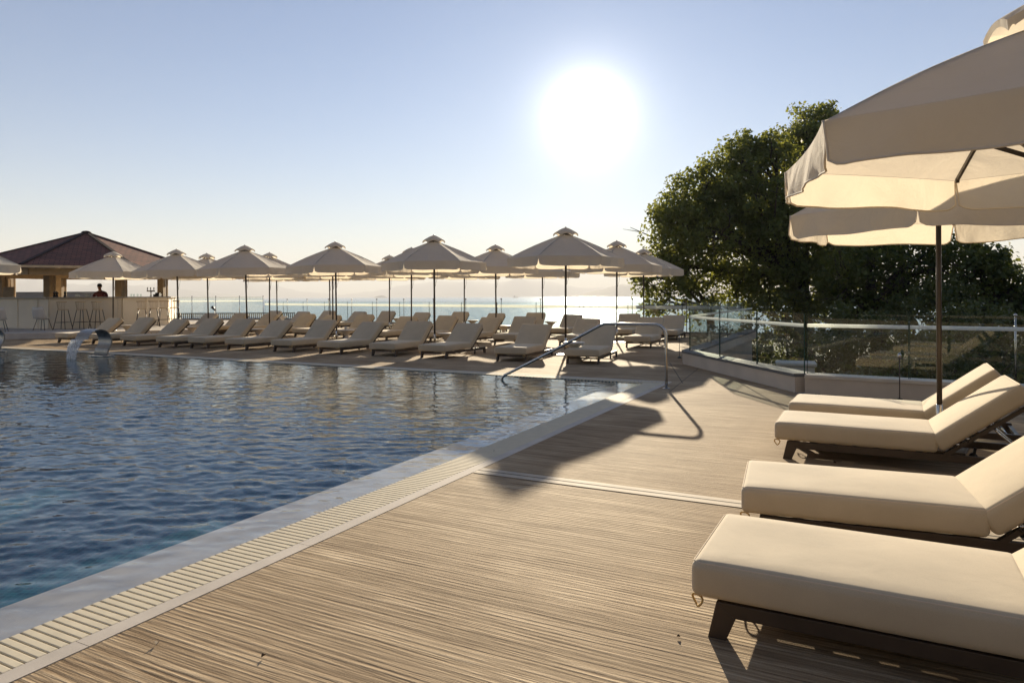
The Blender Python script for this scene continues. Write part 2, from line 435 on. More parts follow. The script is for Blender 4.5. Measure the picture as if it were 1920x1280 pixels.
# ------------------------------------------------------------------ deck, pool, coping
B_OUT = to_ab(at(633, 1000))[1]          # deck side of the coping strip
B_IN = B_OUT - .085; B_GR = B_IN - .285; B_LEDGE = B_GR - .42
A_FAR = to_ab(at(1205, 718))[0]          # far water edge
A_FG = A_FAR + .22                       # far grate outer
A_FC = A_FG + .10
FC = at(1495, 737); FL = at(1280, 682); FR = atY(1410, 618, 22.5); FR.z = 0
FE = FC + (at(1686, 750) - FC).normalized() * 9.0
BK = Vector((-15.6, 43.4, 0)); BL = Vector((-23.0, 43.0, 0))
poly = [ab(-7, B_OUT), ab(A_FC, B_OUT), ab(A_FC, -48), Vector((-60, 43.0, 0)), BL, BK, FR, FL, FC, FE, Vector((FE.x, -8, 0))]
mb = MB(); mb.add([(p.x, p.y, 0) for p in poly], [tuple(range(len(poly)))])
dk = mb.build('deck', M['deck']); tag(dk, kind='structure')
# retaining edge under the deck
mb = MB()
M['joint'] = simple('pale_joint_mortar', (.50, .42, .32), .8, 0, .22, 3, 60, .3, coord='World')
for i in range(4, 9):
    p, q = poly[i], poly[i + 1]
    mb.add([(p.x, p.y, -.004), (q.x, q.y, -.004), (q.x, q.y, -9), (p.x, p.y, -9)], [(0, 1, 2, 3)])
tag(mb.build('terrace_edge', M['plaster']), kind='structure')
# joint bands across the walkway
a_j = to_ab(at(900, 882))[0]
mb = MB()
for (o0, o1) in ((-.085, -.006), (.006, .075)):
    p = [ab(a_j + o0, B_OUT + .01, .004), ab(a_j + o1, B_OUT + .01, .004), ab(a_j + o1 , 6, .004), ab(a_j + o0, 6, .004)]
    mb.add(p, [(0, 1, 2, 3)])
tag(mb.build('joint_band', M['joint']), kind='structure')
mb = MB()
p = [ab(a_j - .006, B_OUT + .01, .005), ab(a_j + .006, B_OUT + .01, .005), ab(a_j + .006, 6, .005), ab(a_j - .006, 6, .005)]
mb.add(p, [(0, 1, 2, 3)])
def strip(mb, p, q, w, z):
    d = (q - p).normalized(); n = Vector((-d.y, d.x, 0)) * w / 2
    mb.add([(x.x, x.y, z) for x in (p - n, q - n, q + n, p + n)], [(0, 1, 2, 3)])
strip(mb, ab(A_FC - .1, B_OUT + .2), FL + Vector((-.2, .3, 0)), .012, .004)
strip(mb, at(1310, 690), at(1255, 735), .01, .004)
strip(mb, ab(A_FC + 3.5, B_OUT + 1), ab(A_FC + 3.5, -40), .012, .004)
tag(mb.build('deck_joint', M['dark']), kind='structure')
# coping strips
mb = MB()
def slab(mb, a0, a1, b0, b1, z0, z1):
    p = [ab(a0, b0), ab(a1, b0), ab(a1, b1), ab(a0, b1)]
    mb.prism([(q.x, q.y) for q in p][::-1], z0, z1)
a = -7.0
while a < A_FG:
    a2 = min(a + 1.24, A_FG); slab(mb, a, a2 - .003, B_IN, B_OUT + .004, -.25, .003); a = a2
b = B_OUT - .001
while b > -47:
    b2 = b - 1.24; slab(mb, A_FG + .001, A_FC - .001, b2 + .003, b, -.25, .006); b = b2
tag(mb.build('coping', M['coping']), kind='structure')
# overflow grate with its slats
def grate(name, label, spans):
    root = empty(name, (0, 0, 0), 0, label, 'drain grate')
    mbs = MB(); mbr = MB(); mbc = MB()
    for (kind, c0, c1, w0, w1, step) in spans:
        k = c0
        while k < c1:
            if kind == 'a': slab(mbs, k, k + step * .84, w0, w1, -.03, .003)
            else: slab(mbs, w0, w1, k, k + step * .70, -.03, .003)
            k += step
        for fr_ in (.3, .7):
            w = w0 + (w1 - w0) * fr_
            if kind == 'a': slab(mbr, c0, c1, w - .004, w + .004, -.035, -.008)
            else: slab(mbr, w - .004, w + .004, c0, c1, -.035, -.008)
        if kind == 'a': slab(mbc, c0, c1, w0, w1, -.25, -.12)
        else: slab(mbc, w0, w1, c0, c1, -.25, -.12)
    mbs.build('slats', M['grate'], root, bevel=.004); mbr.build('connecting_rod', M['dark'], root); mbc.build('gutter', M['dark'], root)
grate('overflow_grate', 'cream slatted overflow grate along the walkway side of the pool', [('a', -3, A_FAR, B_GR, B_IN - .002, .042)])
grate('overflow_grate', 'cream slatted overflow grate along the far side of the pool below the lounger row', [('b', -30, B_OUT - .1, A_FAR, A_FG, .06)])
# pool basin
mb = MB()
zl0, zl1, zf = -.014, -.034, -1.35
def q4(mb, pts): mb.add(pts, [(0, 1, 2, 3)])
q4(mb, [ab(-7, B_LEDGE, zf), ab(-7, -47, zf), ab(A_FAR, -47, zf), ab(A_FAR, B_LEDGE, zf)])
q4(mb, [ab(-7, B_LEDGE, zl1), ab(A_FAR, B_LEDGE, zl1), ab(A_FAR, B_LEDGE, zf), ab(-7, B_LEDGE, zf)])
q4(mb, [ab(A_FAR, B_LEDGE, 0), ab(A_FAR, -47, 0), ab(A_FAR, -47, zf), ab(A_FAR, B_LEDGE, zf)])
tag(mb.build('pool_basin', M['tiles']), kind='structure')
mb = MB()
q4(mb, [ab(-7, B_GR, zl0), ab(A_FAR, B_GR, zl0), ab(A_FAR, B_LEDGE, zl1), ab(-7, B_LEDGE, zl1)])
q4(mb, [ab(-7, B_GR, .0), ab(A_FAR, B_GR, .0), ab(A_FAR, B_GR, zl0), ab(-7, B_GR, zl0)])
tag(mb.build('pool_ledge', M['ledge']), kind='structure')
# water surface: a real rippled sheet, many short waves summed, calmer over the shallow ledge
def water_sheet():
    aa = np.concatenate([np.arange(-1.5, 6.5, .027), np.arange(6.5, A_FAR, .036), [A_FAR]]); aa = np.concatenate([[-7.0, -4.0], aa])
    b1 = np.arange(B_GR, -12, -.03); b2_ = np.arange(-12, -26, -.06); bb = np.concatenate([[B_GR], b1[1:], b2_, [-27, -30, -36, -47]])
    Ag, Bg = np.meshgrid(aa, bb, indexing='ij')
    X = Ag * U.x + Bg * V.x; Y = Ag * U.y + Bg * V.y
    rg = np.random.default_rng(5); Z = np.zeros_like(X); NW = 110
    for k in range(NW):
        lam = .075 * (9 ** (rg.random() ** 1.5)); th = rg.normal(-.25, .62); th += math.pi / 2
        sl = .0265 * (1.0 if lam < .32 else .5); kx, ky = 2 * math.pi / lam * math.cos(th), 2 * math.pi / lam * math.sin(th)
        wob = .5 * np.sin(X * rg.uniform(.3, 1.1) + rg.uniform(0, 6)) + .5 * np.sin(Y * rg.uniform(.3, 1.1) + rg.uniform(0, 6))
        Z += sl * lam / (2 * math.pi) * np.sin(kx * X + ky * Y + rg.uniform(0, 6.28) + wob * 1.6)
    gust = .80 + .25 * np.sin(X * .55 + 1.3) * np.sin(Y * .42 + .5)
    t = np.clip((B_GR - Bg) / .6, 0, 1); f = .42 + .58 * t * t * (3 - 2 * t)
    t2 = np.clip((A_FAR - Ag) / .8, 0, 1); f *= .75 + .25 * t2
    t3 = np.clip((Ag - 2.5) / 7.0, 0, 1); f *= 1 - .66 * t3 * t3 * (3 - 2 * t3)
    Z = -.008 + Z * f * gust
    n1, n2 = X.shape; co = np.stack([X, Y, Z], -1).reshape(-1, 3)
    idx = np.arange(n1 * n2).reshape(n1, n2)
    q = np.stack([idx[:-1, :-1], idx[1:, :-1], idx[1:, 1:], idx[:-1, 1:]], -1).reshape(-1, 4)
    me = bpy.data.meshes.new('pool_water'); me.vertices.add(len(co)); me.vertices.foreach_set('co', co.astype(np.float32).ravel())
    me.loops.add(q.size); me.loops.foreach_set('vertex_index', q.astype(np.int32).ravel())
    me.polygons.add(len(q)); me.polygons.foreach_set('loop_start', np.arange(0, q.size, 4, dtype=np.int32)); me.polygons.foreach_set('loop_total', np.full(len(q), 4, dtype=np.int32))
    me.polygons.foreach_set('use_smooth', np.ones(len(q), dtype=bool)); me.materials.append(M['pool_water']); me.update(calc_edges=True); me.validate()
    o = bpy.data.objects.new('pool_water', me); col.objects.link(o); tag(o, kind='structure')
water_sheet()

# ------------------------------------------------------------------ ground, sea, hills
mb = MB(); nx, ny = 60, 60
def gh(x, y):
    base = -1.6 - max(0, y - 8) * .030 - max(0, y - 88) * .8
    return base + .25 * math.sin(x * .7 + 1) * math.cos(y * .5) + .12 * math.sin(x * 1.9) - (0 if x > -60 else 0)
for i in range(nx + 1):
    for j in range(ny + 1):
        x = -90 + 200 * i / nx; y = -30 + 130 * j / ny; mb.v.append((x, y, gh(x, y)))
for i in range(nx):
    for j in range(ny):
        a = i * (ny + 1) + j; mb.f.append((a, a + ny + 1, a + ny + 2, a + 1)); mb.sm.append(True)
g_ = mb.build('ground', M['soil']); tag(g_, kind='structure')
# cut nothing: the ground lies below terrace and pool floor
SEA = -8.0
mb = MB(); n = 96; rad = [0, 20, 60, 150, 400, 1000, 3000, 7000, 13500]
mb.v.append((0, 60, SEA))
for r_ in rad[1:]:
    for k in range(n): mb.v.append((r_ * math.cos(2 * math.pi * k / n), 60 + r_ * math.sin(2 * math.pi * k / n), SEA))
for k in range(n): mb.f.append((0, 1 + k, 1 + (k + 1) % n))
for i in range(len(rad) - 2):
    for k in range(n):
        a, b_ = 1 + i * n + k, 1 + i * n + (k + 1) % n; mb.f.append((a, a + n, b_ + n, b_))
mb.sm = [False] * len(mb.f)
tag(mb.build('sea', M['sea']), kind='structure')

def ridge(name, pts, dist, depth, seed):
    """range of hills: ridge line through (px, py) pairs, built at its own distance with slopes before and behind"""
    rg = random.Random(seed); xs = np.linspace(pts[0][0], pts[-1][0], 90)
    ys = np.interp(xs, [p[0] for p in pts], [p[1] for p in pts])
    hz = 559.6 - .00506 * xs
    mb = MB(); rows = [(-1, 0), (-.6, .35), (-.25, .8), (0, 1), (.3, .75), (1, 0)]
    for i, (x, y) in enumerate(zip(xs, ys)):
        hgt = max(0, (hz[i] - y)) / F * dist + 8
        jit = 1 + .05 * math.sin(i * 1.3 + seed) + .04 * math.sin(i * 2.9 + seed * 2)
        for (d, k) in rows:
            D = dist + d * depth; k2 = k * (1 + (.15 * math.sin(i * .9 + d * 9) if 0 < k < 1 else 0))
            mb.v.append(((x - PX) / F * D, D, SEA - 2 + max(0, hgt) * k2 * jit))
    R_ = len(rows)
    for i in range(len(xs) - 1):
        for j in range(R_ - 1): mb.f.append((i * R_ + j, (i + 1) * R_ + j, (i + 1) * R_ + j + 1, i * R_ + j + 1)); mb.sm.append(True)
    tag(mb.build(name, M['mountain']), kind='structure')
ridge('hills', [(-260, 545), (-100, 528), (20, 522), (95, 524), (150, 534), (190, 528), (250, 534), (330, 540), (420, 550), (480, 556)], 8200, 900, 1)
ridge('hills', [(180, 556), (260, 535), (330, 522), (410, 521), (480, 527), (560, 545), (640, 552), (700, 545), (780, 530), (860, 526), (930, 530), (980, 521), (1040, 530), (1100, 540), (1180, 535), (1300, 520), (1500, 530)], 11500, 1200, 2)
ridge('hills', [(1060, 555), (1090, 551), (1130, 540), (1165, 533), (1210, 530), (1280, 533), (1400, 540), (1600, 548), (1900, 540), (2100, 545)], 6200, 700, 3)
ridge('islet', [(701, 556.5), (708, 554), (716, 552.5), (722, 554), (727, 556.5)], 5200, 120, 4)

# ship and buoys
def ship(px, Y, L):
    p = atY(px, 555, Y); r = empty('ship', (p.x, Y, SEA), 0, 'tiny grey ship on the horizon near the sun glitter', 'ship')
    mb = MB(); mb.xprism([(-L / 2, 1.5), (-L / 2 + 2, 0), (L / 2 - 3, 0), (L / 2, 4), (-L / 2, 3.2)], -3, 3); mb.build('hull', M['shiphull'], r)
    mb = MB(); mb.box((-L * .22, 0, 6), (L * .22, 5, 6)); mb.box((-L * .2, 0, 10), (L * .12, 4, 3)); mb.build('bridge', M['shiphull'], r)
    mb = MB(); mb.tube([(L * .1, 0, 3), (L * .1, 0, 12)], .5, 6); mb.build('mast', M['shiphull'], r)
ship(967, 3600, 30)
for i, (px, py, lb) in enumerate([(1078, 567, 'small dark buoy out on the sun glitter'), (1183, 577, 'small dark buoy on the sea left of the low tree branches')]):
    p = at(px, py, SEA); r = empty('buoy', p, 0, lb, 'buoy', 'buoys on the sea')
    mb = MB(); mb.lathe([(.0, -.5), (.6, -.3), (.9, .2), (.7, .7), (.25, 1.0), (.15, 2.2), (0, 2.3)], 12); mb.build('float', M['black'], r)

# ------------------------------------------------------------------ sun loungers
SL, BLn, W, TK = 1.20, .74, .72, .150      # seat length, back length, width, cushion thickness
FT = .155
def make_lounger(ang, seed):
    root = empty('sun_lounger', (0, 0, 0))
    zt = FT + .005
    # seat cushion (local: x along length from foot end, y across)
    mb = MB(); rbox(mb, (SL, W, TK), .034, (12, 8, 3), .007, Matrix.Translation((SL / 2, 0, zt + TK / 2)), seed)
    seat = mb.build('seat_cushion', M['cushion'], root)
    def loop(lx, ly, z, xf):
        pts = []; r = .034; hx, hy = lx / 2 - .002, ly / 2 - .006
        for (cx, cy, a0) in ((hx - r, hy - r, 0), (-hx + r, hy - r, 90), (-hx + r, -hy + r, 180), (hx - r, -hy + r, 270)):
            for k in range(5):
                a = R(a0 + 22.5 * k); pts.append(xf @ Vector((cx + r * math.cos(a), cy + r * math.sin(a), z)))
        return pts
    mb = MB(); mb.tube(loop(SL - .012, W - .012, TK / 2 - .010, Matrix.Translation((SL / 2, 0, zt + TK / 2))), .0045, 5, True); mb.build('piping', M['piping'], seat)
    # back cushion hinged at x=SL
    hx = SL + .035
    rot = Matrix.Rotation(-ang, 4, 'Y')
    xf = Matrix.Translation((hx, 0, zt + .0)) @ rot @ Matrix.Translation((BLn / 2, 0, TK / 2 + .004))
    mb = MB(); rbox(mb, (BLn, W, TK * .93), .034, (8, 8, 3), .008, xf, seed + 1)
    back = mb.build('back_cushion', M['cushion'], root)
    mb = MB(); mb.tube(loop(BLn - .012, W - .012, TK * .93 / 2 - .010, xf), .0045, 5, True); mb.build('piping', M['piping'], back)
    # elastic straps
    mb = MB()
    for sy in (-1, 1):
        c = Vector((.03, sy * (W / 2 - .045), zt - .005)); mb = MB()
        mb.tube([c + Vector((-.012 + .028 * math.cos(t) * (.8 if sy < 0 else .6) + .006 * math.sin(2 * t), sy * .018 * math.cos(t), -.022 + .024 * math.sin(t))) for t in np.linspace(0, 2 * math.pi, 13)[:-1]], .0052, 5, True)
        mb.build('strap', M['elastic'], seat)
    mb = MB(); mb.box((SL - .10, -(W / 2 - .04), zt - .012), (.11, .035, .006)); mb.build('strap_tab', M['elastic'], seat)
    # frame
    LEN = 1.98; yr = W / 2 - .035
    mb = MB()
    for sy in (-1, 1):
        mb.box((.10 + (LEN - .16) / 2, sy * yr, FT - .031), (LEN - .16, .032, .058))
    for x in (.115, .62, 1.16, LEN - .075): mb.box((x, 0, FT - .035), (.035, 2 * yr - .034, .03))
    for x in (.3, .46, .78, .94, 1.08): mb.box((x, 0, FT - .018), (.055, 2 * yr - .034, .012))
    mb.build('frame', M['brown_metal'], root, bevel=.003)
    for ex, s in ((.10, -1), (LEN - .06, 1)):
        for sy in (-1, 1):
            mb = MB(); t = ex; lo = ex + s * .035
            # slanting leg, a bent plate
            pl = [(t - s * .0, FT - .0015), (t + s * -.075, FT - .0615), (lo - s * .072, 0), (lo, 0)]
            if s < 0: pl = pl[::-1]
            mb.xprism(pl, sy * yr - .0175, sy * yr + .0175)
            mb.build('leg', M['brown_metal'], root, bevel=.003)
    # back frame and strut
    mb = MB()
    def bp(d, y, off=-.018):
        v = rot @ Vector((d, 0, off)); return Vector((hx + v.x, y, zt + v.z))
    for sy in (-1, 1): mb.beam(bp(-.03, sy * yr), bp(BLn - .02, sy * yr), .028, .034, up=(0, 1, 0))
    for d in (.06, .25, .45, BLn - .03): mb.beam(bp(d, -yr + .015), bp(d, yr - .015), .04, .014)
    mb.build('back_frame', M['brown_metal'], root)
    mb = MB()
    for sy in (-.72, .72):
        q = bp(.40, sy * yr, -.03); mb.tube([q, (q.x + .03, q.y, q.z - .05), (min(q.x + .26, LEN - .1), q.y, FT - .03)], .0085, 8)
    q = (min(bp(.40, 0, -.03).x + .26, LEN - .1), 0, FT - .03); mb.tube([(q[0], -.72 * yr, q[2]), (q[0], .72 * yr, q[2])], .0085, 8)
    mb.build('back_strut', M['steel'], root)
    for sy in (-1, 1):
        mb = MB(); mb.tube([(1.5, sy * (yr - .05) - .011, .034), (1.5, sy * (yr - .05) + .011, .034)], .032, 14); mb.beam((1.5, sy * (yr - .05), .036), (1.515, sy * (yr - .05), FT - .045), .03, .02)
        mb.build('castor', M['black'], root)
    for sy in (-1, 1):
        for zz in (.02, .10):
            mb = MB(); q = bp(.10 + zz, sy * (yr + .022), .0); mb.lathe([(0, -.02), (.009, -.02), (.009, .0), (.014, .0), (.014, .012), (0, .012)], 8, (q.x, q.y, q.z)); mb.build('hinge_bolt', M['steel'], root)
    return root
protoA = make_lounger(R(39), 3); protoB = make_lounger(R(44), 8); protoC = make_lounger(R(38), 5); protos = [protoA, protoB, protoC]
used = [False] * 3
def put_lounger(foot_center, rz, label, group, kind=0):
    o = copy_tree(protos[kind]) if used[kind] else protos[kind]; used[kind] = True
    o.location = (foot_center.x, foot_center.y, 0); o.rotation_euler = (0, 0, rz)
    return tag(o, label, 'sun lounger', group)
# near ones: local x runs along V (to the right)
near = [((1303, 1048), -27.9, 'beige sun lounger in the foreground, the one nearest the camera', 2),
        ((1394, 912), -21.5, 'beige sun lounger right behind the closest one, its backrest cut by the frame', 2),
        ((1455, 791), -27.2, 'beige sun lounger just in front of the brown parasol pole at right', 2),
        ((1481, 754), -29.5, 'beige sun lounger beyond the brown parasol pole, closest to the low wall', 2)]
near_pos = []
for (px, rz, lb, k) in near:
    p = at(px[0], px[1], FT + TK); rz = R(rz)
    ax = Vector((math.cos(rz), math.sin(rz), 0)); ay = Vector((-math.sin(rz), math.cos(rz), 0))
    c = p + ay * (W / 2 - .03) - ax * .012
    put_lounger(c, rz, lb, 'sun loungers on the near walkway', k); near_pos.append((c, ax, ay))
# far rows: local x runs along U (away from the pool); angle of U from +X
def far_lounger(left_leg, dang, label, group, kind):
    rz = R(90 - 27.2 + dang); ax = Vector((math.cos(rz), math.sin(rz), 0)); ay = Vector((-math.sin(rz), math.cos(rz), 0))
    c = Vector((left_leg.x, left_leg.y, 0)) - ay * (W / 2 - .035) - ax * .065
    put_lounger(c, rz, label, group, kind)
row1 = [(108, 642.5), (172, 645), (230, 648), (297, 651), (357, 652.7), (426, 656), (512.6, 659), (599, 663), (697, 667), (789, 671), (931.6, 677), (1063, 681.8)]
angs = [0, 2, -1, 1, 0, 2, 1, 0, 3, 1, 6, 7]
for i, (x, y) in enumerate(row1):
    n_ = len(row1) - i
    lb = f'beige sun lounger in the front row facing the pool, {ORD[i + 1]} from the bar end' if i < 6 else \
         f'beige sun lounger in the front row facing the pool, {ORD[n_]} from the right end' if n_ > 1 else 'beige sun lounger behind the pool handrail, rightmost of the front row'
    far_lounger(at(x, y), angs[i], lb, 'sun loungers in the front row across the pool', [0, 1, 0, 1, 1, 0, 1, 0, 1, 0, 0, 0][i])
def by_back(px, Y, dang, label, group, kind):
    """placed from the middle of its backrest top: px across, Y distance of that top"""
    rz = R(90 - 27.2 + dang); ax = Vector((math.cos(rz), math.sin(rz), 0))
    top = Vector(((px - PX) / F * Y, Y, 0)); c = top - ax * (SL + BLn * math.cos(R(42)))
    put_lounger(c, rz, label, group, kind)
row2 = [(397, 28.9), (455, 27.6), (509, 27.4), (580, 25.8), (626, 25.3), (688, 24.6), (767, 23.2), (842, 22.6), (922, 21.8), (986, 21.2), (1104, 20.4), (1222, 19.9)]
for i, (x, Y) in enumerate(row2):
    n_ = len(row2) - i
    lb = f'beige sun lounger in the middle row, {ORD[i + 1]} from the bar end' if i < 6 else f'beige sun lounger in the middle row, {ORD[n_]} from the glass fence end'
    by_back(x, Y, rng.uniform(-1, 3) + (4 if x > 960 else 0), lb, 'sun loungers in the middle row', i % 2)
row3 = [(519, 32), (570, 31.8), (620, 31.5), (676, 31.2), (730, 30.2), (793, 29), (866, 28), (932, 27), (1006, 26), (1075, 24.6), (1181, 23.8), (1264, 23.0)]
for i, (x, Y) in enumerate(row3):
    n_ = len(row3) - i
    lb = f'beige sun lounger in the back row before the sea fence, {ORD[i + 1]} from the bar end' if i < 6 else f'beige sun lounger in the back row before the sea fence, {ORD[n_]} from the right end'
    by_back(x, Y, rng.uniform(-2, 3) + (6 if x > 960 else 0), lb, 'sun loungers in the back row', (i + 1) % 2)

# ------------------------------------------------------------------ parasols
RC = 1.38
def make_parasol(hr, run=.06):
    """hr: height of the canopy rim"""
    root = empty('parasol', (0, 0, 0)); rise = .60
    cn = [R(60 * k) for k in range(6)]
    mb = MB(); nr, ns = 14, 14
    def cpt(k, s_, t):      # s_ 0..1 along side, t 0..1 radial from vent to rim
        a0, a1 = cn[k], cn[(k + 1) % 6]
        e = Vector((math.cos(a0), math.sin(a0), 0)).lerp(Vector((math.cos(a1), math.sin(a1), 0)), s_) * RC
        r0 = .15 / RC; rr = r0 + (1 - r0) * t
        bow = 4 * s_ * (1 - s_)
        z = hr + rise * (1 - rr) + .03 * math.sin(math.pi * rr) - .045 * bow * math.sin(math.pi * min(1, rr * 1.0)) * rr ** .5
        z += .006 * math.sin(s_ * 19 + k * 2 + t * 3) * math.sin(t * math.pi) * t + .008 * (abs(math.sin(s_ * 9 + t * 7 + k)) - .6) * math.sin(t * math.pi) * bow
        e *= (1 - .025 * bow * t)
        return Vector((e.x * rr, e.y * rr, z))
    for k in range(6):
        o = len(mb.v)
        for j in range(nr + 1):
            for i in range(ns + 1): mb.v.append(tuple(cpt(k, i / ns, j / nr)))
        for j in range(nr):
            for i in range(ns):
                a = o + j * (ns + 1) + i; mb.f.append((a, a + ns + 1, a + ns + 2, a + 1)); mb.sm.append(True)
    can = mb.build('canopy', M['canopy'], root)
    # valance, one flap per side, open at the corners
    mb = MB(); mh = MB(); ns2, nv = 28, 5; VH = .215
    for k in range(6):
        o = len(mb.v); rg = random.Random(k * 7 + 3); ph = [rg.uniform(0, 6.28) for _ in range(3)]; hem = []
        for j in range(nv + 1):
            t = j / nv
            for i in range(ns2 + 1):
                s_ = i / ns2; p = cpt(k, min(1, max(0, s_)), 1.0)
                nrm = Vector((math.cos(cn[k] + R(30)), math.sin(cn[k] + R(30)), 0)); tn = Vector((-nrm.y, nrm.x, 0))
                bow = 4 * s_ * (1 - s_)
                w = .020 * math.sin(s_ * 15 + ph[0] + t) * t + .006 * math.sin(s_ * 43 + ph[1] - 2 * t) * t ** 1.3 * (.4 + abs(2 * s_ - 1)) + .024 * math.sin(s_ * 5 + ph[2]) * t
                edge = max(0, 1 - min(s_, 1 - s_) * 13)
                gap = .022 * t * (1 if s_ < .5 else -1) * edge
                q = p + nrm * (.003 + w * .9 + .016 * t - .02 * edge * t) + tn * gap
                q.z = p.z + .004 - VH * t + .035 * t * edge ** 2 + .006 * math.sin(s_ * 11 + ph[1]) * t
                mb.v.append(tuple(q))
                if j == nv: hem.append(q)
        for j in range(nv):
            for i in range(ns2):
                a = o + j * (ns2 + 1) + i; mb.f.append((a, a + ns2 + 1, a + ns2 + 2, a + 1)); mb.sm.append(True)
        side0 = [Vector(mb.v[o + j * (ns2 + 1)]) for j in range(nv + 1)]; side1 = [Vector(mb.v[o + j * (ns2 + 1) + ns2]) for j in range(nv + 1)]
        mh.tube(side0 + hem[1:] + side1[::-1][1:], .006, 5)
    val = mb.build('valance', M['canopy'], root); mh.build('hem', M['hem'], val)
    # vent cap
    mb = MB(); zc = hr + rise + .02
    for k in range(6):
        o = len(mb.v); n1, n2 = 5, 8
        for j in range(n1 + 1):
            for i in range(n2 + 1):
                s_ = i / n2; t = j / n1
                a0, a1 = cn[k], cn[(k + 1) % 6]
                e = Vector((math.cos(a0), math.sin(a0), 0)).lerp(Vector((math.cos(a1), math.sin(a1), 0)), s_)
                bow = 4 * s_ * (1 - s_); rr = .30 * t
                z = zc + .115 - .165 * t ** 1.5 + .045 * bow * t ** 2
                mb.v.append((e.x * rr, e.y * rr, z))
        for j in range(n1):
            for i in range(n2):
                a = o + j * (n2 + 1) + i; mb.f.append((a, a + n2 + 1, a + n2 + 2, a + 1)); mb.sm.append(True)
    for k in range(6):     # turned-down lip of the cap
        o = len(mb.v)
        for i in range(9):
            s_ = i / 8; a0, a1 = cn[k], cn[(k + 1) % 6]
            e = Vector((math.cos(a0), math.sin(a0), 0)).lerp(Vector((math.cos(a1), math.sin(a1), 0)), s_)
            bow = 4 * s_ * (1 - s_); z = zc - .05 + .045 * bow
            mb.v.append((e.x * .30, e.y * .30, z)); mb.v.append((e.x * .292, e.y * .292, z - .055 + .02 * bow))
        for i in range(8):
            a = o + i * 2; mb.f.append((a, a + 1, a + 3, a + 2)); mb.sm.append(True)
    mb.build('vent_cap', M['canopy'], root)
    mb = MB(); mb.lathe([(0, zc + .11), (.018, zc + .11), (.02, zc + .12), (.012, zc + .13), (0, zc + .132)], 10); mb.build('finial', M['pole_metal'], root)
    # pole, sleeve, base
    mb = MB(); mb.tube([(0, 0, .36), (0, 0, hr + rise + .06)], .024, 14); pole = mb.build('pole', M['pole_metal'], root)
    mb = MB(); mb.lathe([(.031, .0), (.031, .40), (.028, .403), (.028, .02)], 14); mb.lathe([(0, .028), (.075, .028), (.075, .040), (.035, .042), (.035, .07), (0, .07)], 18); sl = mb.build('sleeve', M['steel'], root)
    mb = MB(); mb.tube([(.02, 0, .33), (.07, 0, .33)], .006, 6); mb.tube([(.07, -.012, .33), (.07, .012, .33)], .006, 6); mb.build('knob', M['black'], sl)
    mb = MB(); mb.box((0, 0, .014), (.46, .46, .026)); mb.build('base_plate', M['pole_metal'], root, bevel=.005)
    # hub, runner, ribs, struts
    zr = hr + run
    mb = MB(); mb.lathe([(.026, zr - .03), (.05, zr - .03), (.05, zr + .03), (.026, zr + .03)], 14); mb.build('runner', M['pole_metal'], root)
    for k in range(6):
        d = Vector((math.cos(cn[k]), math.sin(cn[k]), 0))
        top = Vector((0, 0, hr + rise + .0)) + d * .03; end = d * (RC - .04) + Vector((0, 0, hr + .002))
        pts = [cpt(k, 0, t) - Vector((0, 0, .016)) for t in (0, .25, .5, .75, 1)]; pts[-1] = end
        mb = MB()
        pp = [top] + pts
        for a_, b_ in zip(pp[:-1], pp[1:]): mb.beam(a_, b_, .017, .026, ext=.002)
        mb.box((end.x, end.y, end.z - .006), (.02, .022, .03), Matrix.Rotation(cn[k], 3, 'Z'))
        rb = mb.build('rib', M['pole_metal'], root)
        mb = MB(); m_ = cpt(k, 0, .50) - Vector((0, 0, .035)); mb.beam(d * .045 + Vector((0, 0, zr)), m_, .015, .024, ext=.004); mb.build('strut', M['pole_metal'], rb)
    # pull cord loop
    mb = MB(); L_ = .62
    pts = [(.028, 0, hr + .02)] + [(.03 + .055 * math.sin(math.pi * t), .02 * math.sin(5 * t), hr + .02 - L_ * t) for t in (.1, .25, .4, .55, .7, .85)] + [(.03, .01, hr - L_), (.028, .012, hr - L_ + .15), (.027, .0, hr - .1)]
    mb.tube(pts, .0035, 5); mb.build('cord', M['black'], root)
    return root
pA = make_parasol(2.28); pB = make_parasol(2.13); pC = make_parasol(2.19, -.11)
usedp = {}
def put_parasol(proto, x, y, rz, tilt, label, group):
    o = copy_tree(proto) if usedp.get(proto.name) else proto; usedp[proto.name] = True
    o.location = (x, y, 0); o.rotation_euler = (tilt[0], tilt[1], rz); return tag(o, label, 'parasol', group)
def px_at(px, Y): return (px - PX) / F * Y
# canopy corner directions: rot 0 -> corners at 0,60,...
fr = [(-72, 18.0, 10, 'cream parasol cut off by the left edge of the frame'),
      (209, 23.9, 12, 'cream parasol standing before the pool bar, first from the left in the front row'),
      (332, 23.0, 18, 'cream parasol in the front row, overlapping the bar roof at its right corner'),
      (461, 21.4, 20, 'cream parasol in the front row, third from the left'),
      (628, 20.2, 20, 'cream parasol in the front row, third from its right end'),
      (815, 18.2, 4, 'cream parasol in the front row, second from its right end'),
      (1060, 16.3, 0, 'cream parasol at the right end of the front row, behind the handrail')]
for i, (px, Y, rz, lb) in enumerate(fr):
    put_parasol(pA, px_at(px + (3 if 0 < i < 5 else 0), Y), Y, R(rz), (R(rng.uniform(-.5, .5)), R([0, 0, -1.2, -1.4, -.6, -.3, .3][i])), lb, 'parasols in the front row')
sec = [(391, 25.2), (505, 24.9), (624, 24.2), (771, 22.7), (930, 21.7), (1156, 20.4)]
lbs = ['leftmost cream parasol of the second row, half hidden behind the front row', 'cream parasol in the second row, second from the left', 'cream parasol in the second row, hidden behind the parasol with the big bright fold',
       'cream parasol in the second row with a slightly leaning pole, third from the right', 'cream parasol in the second row seen in the gap between two front parasols', 'cream parasol in the second row against the left side of the tree']
